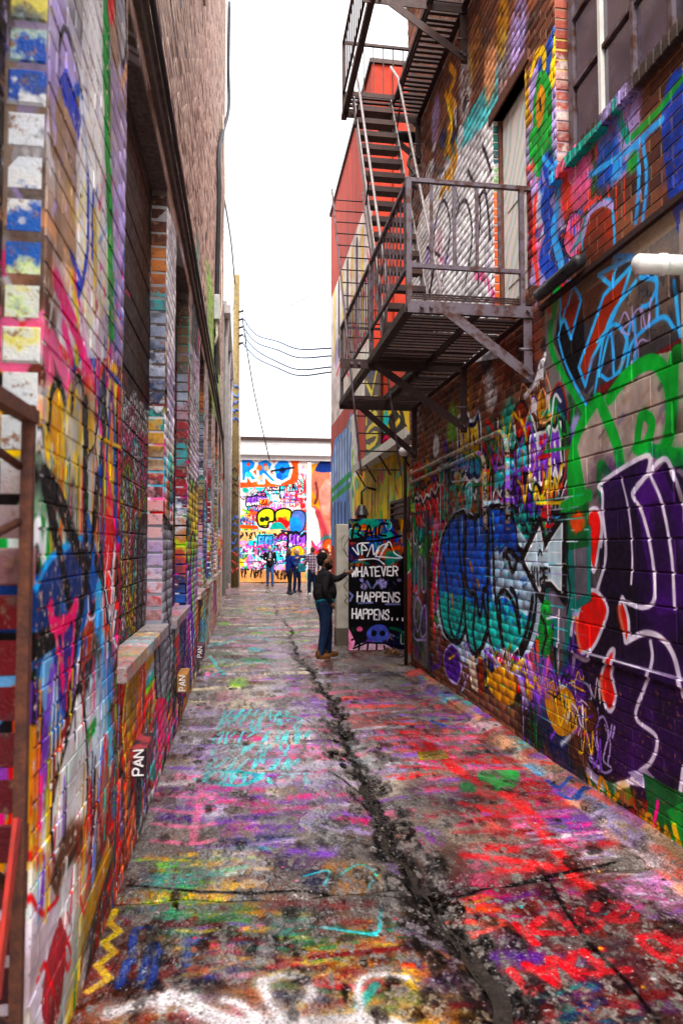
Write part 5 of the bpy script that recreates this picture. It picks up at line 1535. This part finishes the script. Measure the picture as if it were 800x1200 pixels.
# ================================================================ red building
rb = empty('red_building', (XRED, 15, 0))
tag(rb, 'tall red rendered building with pale murals beyond the brick one', 'building')
YR1 = 21.0
def ry(x): return float(on(x, 600, 0, XRED - .1)[1])
YG = ry(431)
box('wall', (XRED, YG, 0), (XRED + 9, YR1, 12.2), M_RED, rb)
box('gable', (XRED + .004, YG - .012, 5.45), (XRED + 9, YG - .002, 12.19), M_REDP, rb)
box('gable_pier', (XRED + .45, YG - .12, 5.45), (XRED + .95, YG - .014, 12.1), M_REDP, rb)
box('annex_wall', (XRED, R_END + .012, 0), (XRED + 9, YG - .015, 5.4), M_RED, rb)
box('annex_roof', (XRED - .04, R_END + .012, 5.402), (XRED + 9, YG - .125, 5.44), M_STEELD, rb)
box('coping', (XRED - .05, YG - .06, 12.202), (XRED + 9, YR1 + .05, 12.3), M_STEELD, rb)
cp = put('canopy', from_bm('canopy', (lambda q: (bx(q, (2.42, R_END + .05, 3.42), (XRED - .003, 15.0, 3.48), .005), bx(q, (2.40, R_END + .05, 3.38), (2.4195, 15.0, 3.54), .003), q)[2])(bmesh.new())), M_CREAMT, rb)
for yy in (10.8, 12.2, 13.6, 14.8): beam_obj('canopy_strut', (2.44, yy, 3.41), (2.66, yy, 3.05), .03, .03, M_STEELD, cp)
sg = put('sign_board', from_bm('sign_board', (lambda q: (bx(q, (XRED - .11, ry(444.5), 3.72), (XRED - .065, ry(428), 5.6), .004), q)[1])(bmesh.new())), plain('sign_dark', (.05, .03, .02), (.08, .04, .03), .5), rb)
box('sign_edge', (XRED - .112, ry(444.6), 3.62), (XRED - .06, ry(427.8), 3.718), plain('green_paint', (.02, .16, .08), (.02, .1, .05), .5), sg)
M_YEL = plain('yellow_paint', (.75, .6, .02), (.7, .55, .02), .5)
bm = bmesh.new()
for i, ch in enumerate('VRS'):
    for pl in FONT[ch]:
        q = [(XRED - .1135, ry(430) - (ry(430) - ry(443)) * (int(pl[k]) / 4) + rng.uniform(-.04, .04), 5.35 - (i + 1) * .52 + .4 * int(pl[k + 1]) / 6) for k in range(0, len(pl), 2)]
        for a, b in zip(q, q[1:]): beam(bm, a, b, .006, .1, (0, .5, .5))
put('lettering', from_bm('lettering', bm), M_YEL, sg)
M_BLUE = plain('blue_paint', (.02, .08, .45), (.02, .06, .35), .5)
bm = bmesh.new()
for q in (((ry(430), 5.5), (ry(434), 5.3)), ((ry(434), 5.5), (ry(438), 5.3)), ((ry(438), 5.5), (ry(442), 5.3))): beam(bm, (XRED - .1135, *q[0]), (XRED - .1135, *q[1]), .006, .1, (0, .5, .5))
put('blue_mark', from_bm('blue_mark', bm), M_BLUE, sg)
LV0, LV1 = ry(474), ry(454)
lv = put('louvre', from_bm('louvre', (lambda q: [bx(q, (XRED - .05, LV0, 1.98), (XRED - .004, LV1, 2.03)), bx(q, (XRED - .05, LV0, 2.5), (XRED - .004, LV1, 2.55)), bx(q, (XRED - .05, LV0 - .05, 1.98), (XRED - .004, LV0 - .0005, 2.55)), bx(q, (XRED - .05, LV1 + .0005, 1.98), (XRED - .004, LV1 + .05, 2.55)), q][-1])(bmesh.new())), M_STEELD, rb)
box('louvre_back', (XRED - .012, LV0 + .002, 2.032), (XRED - .004, LV1 - .002, 2.498), M_BLACKP, lv)
for j in range(4):
    beam_obj('louvre_slat', (XRED - .035, LV0 + .005, 2.08 + j * .115), (XRED - .035, LV1 - .005, 2.08 + j * .115), .035, .012, M_RUST, lv, up=(.5, 0, 1))
ln = empty('lantern', (XRED - .2, ry(435), 2.5))
tag(ln, 'black hooded lantern on the yellow painted wall above the lettered door', 'lamp')
bm = bmesh.new(); bmesh.ops.create_cone(bm, cap_ends=True, segments=14, radius1=.15, radius2=.07, depth=.2, matrix=Matrix.Translation((XRED - .3, ry(435), 2.48)))
put('hood', from_bm('hood', bm), M_BLACKP, ln)
bm = bmesh.new(); bmesh.ops.create_cone(bm, cap_ends=True, segments=14, radius1=.11, radius2=.11, depth=.08, matrix=Matrix.Translation((XRED - .3, ry(435), 2.34)))
put('rim', from_bm('rim', bm), M_STEELD, ln)
tube_obj('arm', [(XRED - .002, ry(435), 2.9), (XRED - .2, ry(435), 2.95), (XRED - .3, ry(435), 2.85), (XRED - .3, ry(435), 2.6)], .025, M_BLACKP, ln)
# concrete pier and lettered door standing out from the wall
pier = empty('concrete_pier', (1.75, 12.1, 0))
tag(pier, 'plain concrete pier with a darker foot behind the lettered door', 'pier')
M_PIER = plain('pier_concrete', (.5, .45, .38), (.36, .32, .27), .8, 0, 5, .003, 60)
box('shaft', (1.635, 12.0, .3), (1.875, 12.25, 2.14), M_PIER, pier, .008)
box('foot', (1.625, 11.99, -.02), (1.885, 12.26, .298), plain('pier_foot', (.09, .07, .05), (.13, .1, .08), .8), pier, .006)
bm = bmesh.new()
for q in (((1.80, 1.35), (1.74, 1.25), (1.84, 1.15), (1.76, 1.05), (1.83, .95)), ((1.78, .9), (1.83, .84), (1.77, .78), (1.84, .72)), ((1.81, 1.62), (1.74, 1.7), (1.72, 1.86), (1.78, 1.95))):
    for a, b in zip(q, q[1:]): beam(bm, (a[0], 11.9975, a[1]), (b[0], 11.9975, b[1]), .004, .01)
put('black_scrawl', from_bm('black_scrawl', bm), M_BLACKP, pier)
bd = empty('lettered_door', (2.15, 11.1, 0))
tag(bd, 'black painted door panel with white handwriting standing across the alley side', 'door')
box('panel', (1.712, 11.1, .05), (2.385, 11.135, 2.2), M_BOARD, bd, .004)
box('panel', (2.3865, 11.101, .05), (2.652, 11.135, 2.2), M_BOARD, bd, .003)
box('back_frame', (1.722, 11.136, .04), (2.642, 11.17, 2.18), M_STEELD, bd)
for yy in (.4, 1.8): tube_obj('hinge', [(2.654, 11.11, yy), (2.654, 11.11, yy + .14)], .014, M_STEELD, bd)
tube_obj('wire_pull', spline([(1.73, 11.09, 1.55), (1.66, 11.07, 1.62), (1.64, 11.07, 1.75), (1.70, 11.085, 1.86), (1.76, 11.095, 1.87)], 5), .006, M_CABLE, bd, 6)
# dead leaves by the drain pipe
lc = empty('dry_plant', (2.34, 10.75, 0))
tag(lc, 'small clump of dry brown leaves on the ground by the drain pipe', 'leaves')
M_LEAF = plain('dry_leaf', (.24, .11, .04), (.12, .06, .03), .7)
for i in range(26):
    a = rng.uniform(0, 6.28); r_ = rng.uniform(0, .13); z = rng.uniform(.02, .17) * (1 - r_ * 3)
    c = Vector((2.33 + math.cos(a) * r_, 10.7 + math.sin(a) * r_ * .7, z + .01))
    u = Vector((rng.uniform(-1, 1), rng.uniform(-1, 1), rng.uniform(-.5, 1))).normalized() * .05
    v = u.cross(Vector((rng.uniform(-1, 1), rng.uniform(-1, 1), rng.uniform(-1, 1)))).normalized() * .028
    n = u.cross(v).normalized() * .012
    put('leaf', mesh_of('leaf', [c - u, c + v, c + u, c - v, c + n * 1.2, c - u * .4 + n], [(0, 1, 5), (0, 5, 3), (1, 4, 5), (5, 4, 3), (1, 2, 4), (4, 2, 3)]), M_LEAF, lc)

# ================================================================ end building
eb = empty('end_building', (2, YEND, 0))
tag(eb, 'low mural covered building with white cornice closing the alley', 'building')
box('wall', (-9, YEND, 0), (12, YEND + 8, 5.95), M_END, eb)
M_WT = plain('white_trim', (.72, .71, .7), (.6, .58, .57), .5, 0, 3)
box('fascia', (-9, YEND - .12, 5.952), (12, YEND + 8, 6.18), M_WT, eb)
box('soffit_rail', (-9, YEND - .3, 6.182), (12, YEND + 8, 6.32), M_EAVE, eb)
for k in range(3): box('siding_board', (-9, YEND - .16 - .012 * k, 6.322 + k * .2), (12, YEND + 8, 6.52 + k * .2 - .004), M_WT, eb)
box('roof_edge', (-9, YEND - .3, 6.922), (12, YEND + 8, 7.06), M_STEELD, eb)
box('corner_trim', (3.1, YEND - .06, 0), (3.3, YEND - .002, 5.9), M_WT, eb)

# ================================================================ pole and wires
pl_ = empty('utility_pole', (-.36, 29.6, 0))
tag(pl_, 'tall weathered wooden utility pole with painted foot', 'pole')
tube_obj('shaft', [(-.36, 29.6, -.1), (-.36, 29.6, 5), (-.365, 29.6, 13.55)], [.16, .155, .13], M_WOODP, pl_, 14)
for k in range(5): tube_obj('insulator', [(-.36 + .12, 29.5, 11.9 - k * .35), (-.36 + .3, 29.45, 11.95 - k * .35)], .05, M_BLACKP, pl_)
tube_obj('conduit', [(-.17, 29.5, 0), (-.17, 29.5, 4.5), (-.19, 29.5, 11)], .03, M_GALV, pl_)
M_TAGB = plain('blue_tag_paint', (.03, .14, .5), (.02, .1, .4), .5)
for z0, n, mt in ((7.2, 5, M_TAGB), (1.6, 5, M_TAGB), (.7, 3, plain('red_tag_paint', (.5, .05, .03), (.4, .04, .03), .5)), (4.0, 4, M_BLACKP)):
    for k in range(n):
        zz = z0 + k * .35
        q = [(-.36 + .16 * math.sin(t), 29.6 - .16 * math.cos(t), zz + rng.uniform(-.14, .14)) for t in (-.9, -.4, 0, .4, .9)]
        tube_obj('paint_mark', q, .03, mt, pl_, 5)
def wire(name, q, r, lab, mat, grp=None):
    """q: (picture x, picture y, depth)"""
    P = spline([on(x, y, 1, d) for x, y, d in q], 10)
    return tag(tube_obj(name, P, r, mat, n=6), lab, 'wire', grp)
for i in range(4):
    e = (408, 417, 430, 436)[i]; s = 372 + i * 10
    wire('overhead_wire', [(284, s, 29.5), (300, s + 20 - i, 27.8), (325, e - 8 + i, 25.4), (350, e + 1 + i, 23), (388, e, 20.95)], .028, '%s of the four blue grey wires between wooden pole and red building' % ('uppermost', 'second highest', 'second lowest', 'lowest')[i], M_WIRE, 'wires from pole to red building')
wire('overhead_wire', [(272, 338, 29.5), (290, 352, 27), (318, 361, 24), (345, 356, 21), (388, 330, 20.95)], .01, 'very thin single wire strung above the four blue grey ones', M_WIRE)
wire('guy_wire', [(284, 372, 29.6), (291, 420, 30.5), (300, 470, 31.6), (316, 540, 33.3)], .028, 'dark wire running from the wooden pole down to the mural wall', M_CABLE)
wire('cable', [(257, 205, 19.7), (264, 240, 22), (271, 285, 26), (275, 330, 29.5)], .03, 'black cable dropping from the tall brick building to the pole top', M_CABLE)
for q, lab in (([(284, 360, 29.4), (289, 385, 29.4), (286, 410, 29.4)], 'short loop of dark cable hanging beside the pole insulators'), ([(276, 352, 29.3), (268, 380, 27), (262, 400, 24), (250, 402, 19.7)], 'slack cable between the pole and the brick building corner')):
    wire('cable', q, .016, lab, M_CABLE)
def lw(q): return [(XL + dx, y, z) for dx, y, z in q]
c1 = tag(tube_obj('cable_bundle', spline(lw([(.1, 19.3, 17.5), (.09, 19.2, 15.5), (.12, 18.8, 14), (.05, 15, 10.8), (.05, 14, 9.8), (.07, 13.8, 8.8), (.05, 13.8, 7.2), (.05, 13.7, 5.0)]), 10), .045, M_CABLE), 'thick black cable bundle clipped down the tall brick wall', 'cable')
tag(tube_obj('cable', spline(lw([(.06, 16, 12), (.12, 15.6, 10), (.06, 15.8, 8.6), (.1, 15.2, 7.2), (.06, 14.6, 6.4), (.06, 15.4, 5.6)]), 8), .022, M_GALV), 'pale conduit wandering down the far end of the brick wall', 'cable')
tag(tube_obj('cable', spline(lw([(.075, .5, 4.86), (.075, 4, 4.85), (.075, 9, 4.86), (.075, 14, 4.85), (.08, 17, 4.5), (.08, 19, 3.6)]), 8), .018, M_CABLE), 'black cable running along the stone band of the brick wall', 'cable')
jb = empty('junction_box', (XL, 13.6, 6.4))
tag(jb, 'small grey junction box and bracket on the brick wall below the cable bundle', 'junction box')
box('case', (XL + .004, 13.4, 6.2), (XL + .12, 13.75, 6.7), M_EAVE, jb, .01)
tube_obj('spur', [(XL + .05, 13.5, 6.2), (XL + .07, 13.5, 5.9), (XL + .03, 13.4, 5.7)], .03, M_GALV, jb)

# ================================================================ people
def shape(name, parts, voxel, mat, parent, it=3):
    bm = bmesh.new()
    for p in parts:
        if p[0] == 'e':
            c, r = Vector(p[1]), p[2]
            rot = p[3] if len(p) > 3 else Matrix.Identity(3)
            bmesh.ops.create_uvsphere(bm, u_segments=16, v_segments=12, radius=1, matrix=Matrix.Translation(c) @ rot.to_4x4() @ Matrix.Diagonal((*r, 1)))
        else:
            P, rr = p[1], p[2]
            tube(bm, spline([tuple(q) for q in P], 5) if len(P) > 2 else P, (list(np.interp(np.linspace(0, len(P) - 1, (len(P) - 1) * 5 + 1), range(len(P)), rr)) if len(P) > 2 else list(rr)), 12)
            for q, r in ((P[0], rr[0]), (P[-1], rr[-1])):
                bmesh.ops.create_uvsphere(bm, u_segments=12, v_segments=8, radius=r, matrix=Matrix.Translation(Vector(q)))
    bmesh.ops.recalc_face_normals(bm, faces=bm.faces)
    me = bpy.data.meshes.new(name); bm.to_mesh(me); bm.free()
    o = bpy.data.objects.new(name, me); COL.objects.link(o)
    m = o.modifiers.new('remesh', 'REMESH'); m.mode = 'VOXEL'; m.voxel_size = voxel
    m = o.modifiers.new('smooth', 'SMOOTH'); m.iterations = it; m.factor = .5
    dg = bpy.context.evaluated_depsgraph_get()
    nm = bpy.data.meshes.new_from_object(o.evaluated_get(dg))
    bpy.data.objects.remove(o); bpy.data.meshes.remove(me)
    nm.name = name
    nm.polygons.foreach_set('use_smooth', [True] * len(nm.polygons))
    nm.materials.clear(); nm.materials.append(mat)
    o = put(name, nm, None, parent)
    return o
def cloth(name, c, c2=None, rough=.85):
    return plain(name, c, c2 or tuple(x * .5 for x in c), rough, 0, 9, .012, 14, .05)

def person(loc, face, H, label, skin, hair, top, legs, shoe, arms, voxel=.014, build=1.0, stance=((-.1, .02), (.1, -.02)), long_hair=False, bald=False, beard=None, hem=None, inner=None, head=1.0, belly=1.0, skirt=0.0, lean=0.0, group=None, fingers=False):
    """face: heading of the body (0 looks along +y, clockwise positive); arms: two lists shoulder>elbow>wrist in body coordinates at height 1.7"""
    k = H / 1.7
    e = empty('person', loc)
    tag(e, label, 'person', group)
    ca, sa_ = math.cos(-face), math.sin(-face)
    RM = Matrix(((ca, -sa_, 0), (sa_, ca, 0), (0, 0, 1)))
    L0 = Vector(loc)
    def T(x, y, z):
        y += lean * max(0, z - .9)
        return L0 + RM @ Vector((x, y, z)) * k
    b = build
    def E(x, y, z, rx, ry, rz):
        if z > 1.5 and head != 1.0:
            z = 1.47 + (z - 1.47) * head; x *= head; y = (y - .01) * head + .01; rx *= head; ry *= head; rz *= head
        return ('e', T(x, y, z), (rx * k, ry * k, rz * k), RM)
    def Lm(pts, rr): return ('l', [T(*p) for p in pts], [r * k for r in rr])
    # skin
    sk = [E(0, .01, 1.59, .074, .092, .108), E(0, .035, 1.525, .056, .066, .06), E(0, .108, 1.575, .013, .02, .02), E(0, .098, 1.535, .024, .012, .01), E(-.076, .0, 1.58, .012, .022, .03), E(.076, .0, 1.58, .012, .022, .03), E(0, .085, 1.612, .05, .02, .012), Lm([(0, -.01, 1.25), (0, .0, 1.54)], [.062, .054])]
    for A in arms:
        w, el = Vector(A[2]), Vector(A[1])
        d = (w - el).normalized()
        sk.append(Lm([(0, 0, 1.34), A[0], el, w], [.05, .04, .036, .027]))
        side = d.cross(Vector((0, 0, 1)))
        side = side.normalized() if side.length > .1 else Vector((0, 1, 0))
        pm = w + d * .05
        sk.append(Lm([w, pm], [.028, .036]))
        sk.append(Lm([w + d * .02 + side * .02, pm + side * .05 + d * .02], [.014, .011]))
        for f in range(4):
            o_ = (f - 1.5) * .019
            st_ = pm + Vector((0, 0, 1)).cross(side).normalized() * 0 + (Vector((0, 0, 1)) if abs(d.z) < .8 else Vector((1, 0, 0))) * o_ + d * .02
            ln_ = (.055, .066, .062, .048)[f]
            sk.append(Lm([st_, st_ + d * ln_ * .6, st_ + d * ln_ * .95 - side * .018], [.0105, .0095, .008]))
    body = shape('body', sk, voxel * (.55 if fingers else .8), skin, e, 2)
    # eyes
    for s in (-1, 1):
        bm = bmesh.new(); bmesh.ops.create_uvsphere(bm, u_segments=8, v_segments=6, radius=.011 * k, matrix=Matrix.Translation(T(.032 * s * head, .01 + .083 * head, 1.47 + .127 * head)))
        put('eye', from_bm('eye', bm, True), M_EYE, body)
    # hair
    if not bald:
        hp = [E(0, -.032, 1.635, .082, .086, .078), E(0, -.055, 1.595, .078, .058, .08)]
        if long_hair: hp += [E(0, -.05, 1.53, .1, .075, .12), E(-.07, -.01, 1.54, .035, .06, .1), E(.07, -.01, 1.54, .035, .06, .1)]
        shape('hair', hp, voxel * .8, hair, e, 2)
    else:
        shape('hair', [E(0, -.06, 1.575, .078, .05, .06), E(-.07, -.02, 1.58, .016, .05, .045), E(.07, -.02, 1.58, .016, .05, .045)], voxel * .8, hair, e, 2)
    if beard: shape('beard', [E(0, .055, 1.508, .062, .055, .05), E(0, .085, 1.505, .035, .03, .032), E(-.062, .02, 1.535, .018, .04, .045), E(.062, .02, 1.535, .018, .04, .045)], voxel * .7, beard, e, 2)
    # legs
    tp = [E(0, -.01, .93, .155 * b, .115 * b, .11)]
    for s, (sx, sy) in zip((-1, 1), stance):
        tp.append(Lm([(.085 * s, -.01, .9), (.085 * s + (sx - .085 * s) * .5, sy * .5 + .025, .5), (sx, sy, .1)], [.1 * b, .075 * (b * .5 + .5), .058]))
        tp.append(E(sx, sy + .0, .085, .062, .068, .035))
    shape('trousers', tp, voxel, legs, e)
    for s, (sx, sy) in zip((-1, 1), stance):
        so = [E(sx, sy + .05, .05, .054, .135, .05), E(sx, sy - .02, .085, .056, .07, .08), E(sx, sy + .055, .012, .05, .13, .016)]
        shape('shoe', so, voxel * .7, shoe, e, 1)
    # top
    zt = .88 - skirt
    pp = [E(0, .0, 1.27, .175 * (b * .4 + .6), .115 * b, .2), E(0, .012 * b, 1.09, .16 * b, .13 * b * belly, .17), E(0, 0, 1.385, .15, .08, .07), Lm([(0, 0, 1.12), (0, .0, 1.08 if hem else zt + .04)], [.15 * b, .155 * b]), Lm([(0, -.008, 1.4), (0, -.005, 1.455)], [.075, .066])]
    for A in arms:
        pp.append(Lm([A[0], A[1], Vector(A[1]).lerp(Vector(A[2]), .93)], [.068 * (b * .5 + .5), .052 * (b * .5 + .5), .04]))
    shape('top', pp, voxel, top, e)
    if hem: shape('shirt_hem', [E(0, .002, .95, .153 * b, .124 * b, .13), Lm([(0, 0, .97), (0, -.005, .93)], [.12 * b, .122 * b])], voxel, hem, e)
    if inner: shape('shirt_front', [E(0, .085 * b, 1.2, .06, .048, .24)], voxel, inner, e)
    return e, T, k
M_EYE = plain('eye_dark', (.02, .015, .012), (.03, .02, .02), .2)
SK_D = plain('skin_brown', (.2, .085, .045), (.15, .065, .035), .5)
SK_L = plain('skin_pale', (.58, .34, .26), (.5, .28, .21), .5)
HR_K = plain('hair_black', (.006, .005, .005), (.012, .01, .009), .8, 0, 30, .006, 60, .05)
HR_B = plain('hair_brown', (.06, .025, .012), (.1, .045, .02), .6, 0, 30, .004, 60)
HR_W = plain('hair_white', (.62, .6, .58), (.5, .48, .46), .6, 0, 30)
JEAN = cloth('dark_jeans', (.014, .028, .07)); JEANB = cloth('blue_jeans', (.04, .1, .26)); BLK = cloth('black_cloth', (.012, .012, .015), (.02, .02, .025))
BOOT = plain('tan_boot', (.16, .06, .014), (.08, .03, .01), .6, 0, 12, .003); SHOE = plain('dark_shoe', (.02, .02, .03), (.04, .04, .05), .5)
# the man touching the door: he looks along +x
mp = on(378, 769, 2, 0)
person((1.275, 10.72, 0.0), R(82), 1.60, 'stocky bearded man in charcoal sweater and tan boots touching the lettered door', SK_D, HR_K, cloth('charcoal_sweater', (.009, .008, .0095), (.02, .017, .02)), JEAN, BOOT,
       [[(-.2, .0, 1.38), (-.17, .24, 1.30), (-.08, .40, 1.39)], [(.2, -.01, 1.38), (.235, -.06, 1.14), (.2, .06, .93)]], .011, 1.34, ((-.11, .09), (.11, -.1)), beard=HR_K, head=1.2, belly=.95, hem=cloth('teal_shirt', (.01, .22, .27)), fingers=True)
dn = [[(-.19, 0, 1.39), (-.24, -.02, 1.14), (-.24, .06, .92)], [(.19, 0, 1.39), (.24, -.02, 1.14), (.24, .06, .92)]]
person((1.16, 30.0, 0), R(178), 1.76, 'white haired man in black jacket and jeans walking from the mural', SK_L, HR_W, cloth('black_jacket', (.014, .014, .018)), JEANB, SHOE,
       [dn[0], [(.19, 0, 1.39), (.25, .0, 1.14), (.08, .2, 1.12)]], .02, 1.02, ((-.1, .12), (.09, -.1)), bald=True, inner=cloth('lilac_shirt', (.45, .4, .55)))
person((1.66, 24.9, 0), R(60), 1.66, 'brown haired woman in royal blue jacket and black trousers', SK_L, HR_B, cloth('blue_jacket', (.012, .03, .22)), BLK, SHOE,
       [[(-.17, 0, 1.38), (-.2, .15, 1.2), (-.1, .36, 1.32)], [(.17, 0, 1.38), (.22, .02, 1.12), (.14, .2, 1.02)]], .02, .95, ((-.08, .1), (.09, -.08)), long_hair=True, skirt=.06)
person((2.02, 26.0, 0), R(150), 1.66, 'blond woman in dark blue behind the royal blue jacket, pointing', SK_L, plain('hair_blond', (.4, .25, .1), (.3, .18, .08), .6), cloth('slate_jacket', (.03, .06, .2)), cloth('navy_trousers', (.015, .025, .08)), SHOE,
       [[(-.17, 0, 1.38), (-.38, .1, 1.40), (-.58, .12, 1.5)], [(.17, 0, 1.38), (.22, .05, 1.14), (.1, .22, 1.06)]], .02, .95, long_hair=True)
M_PL = Mat('plaid')
a = nd(M_PL.nt, 'TexWave', bands_direction='Z'); a.inputs['Scale'].default_value = 3.4; M_PL.L(M_PL.pos, a.inputs[0])
b_ = nd(M_PL.nt, 'TexWave', bands_direction='X'); b_.inputs['Scale'].default_value = 3.4; M_PL.L(M_PL.pos, b_.inputs[0])
M_PL.set(color=M_PL.mix(.5, M_PL.ramp(a.outputs[1], [(.4, (.04, .02, .08)), (.7, (.3, .05, .08)), (.9, (.5, .45, .5))]), M_PL.ramp(b_.outputs[1], [(.4, (.04, .02, .08)), (.7, (.25, .05, .1)), (.9, (.5, .45, .5))])), rough=.8)
person((2.36, 23.5, 0), R(-20), 1.72, 'man in plaid shirt and dark jeans seen from behind', SK_L, HR_B, M_PL.m, JEAN, plain('white_shoe', (.6, .58, .55), (.4, .4, .4), .5),
       [[(-.19, 0, 1.39), (-.25, .06, 1.14), (-.2, .26, 1.08)], dn[1]], .02, 1.0, ((-.09, .05), (.1, -.05)))
person((2.72, 23.4, 0), R(190), 1.6, 'dark haired woman in white top facing the plaid shirt', SK_L, HR_B, cloth('white_top', (.6, .58, .62), (.5, .48, .52)), cloth('olive_trousers', (.12, .16, .06)), SHOE, dn, .02, .92, long_hair=True)
bag = empty('shoulder_bag', (2.1, 25.4, .9))
tag(bag, 'teal cloth bag hanging between the women in blue', 'bag')
bm = bmesh.new(); bx(bm, (2.02, 25.35, .78), (2.3, 25.45, 1.12), .03)
put('pouch', from_bm('pouch', bm), cloth('teal_bag', (.02, .25, .33)), bag)
tube_obj('strap', spline([(2.04, 25.4, 1.1), (2.0, 25.6, 1.35), (2.05, 25.85, 1.42), (2.25, 25.5, 1.3), (2.28, 25.4, 1.1)], 5), .012, BLK, bag, 6)
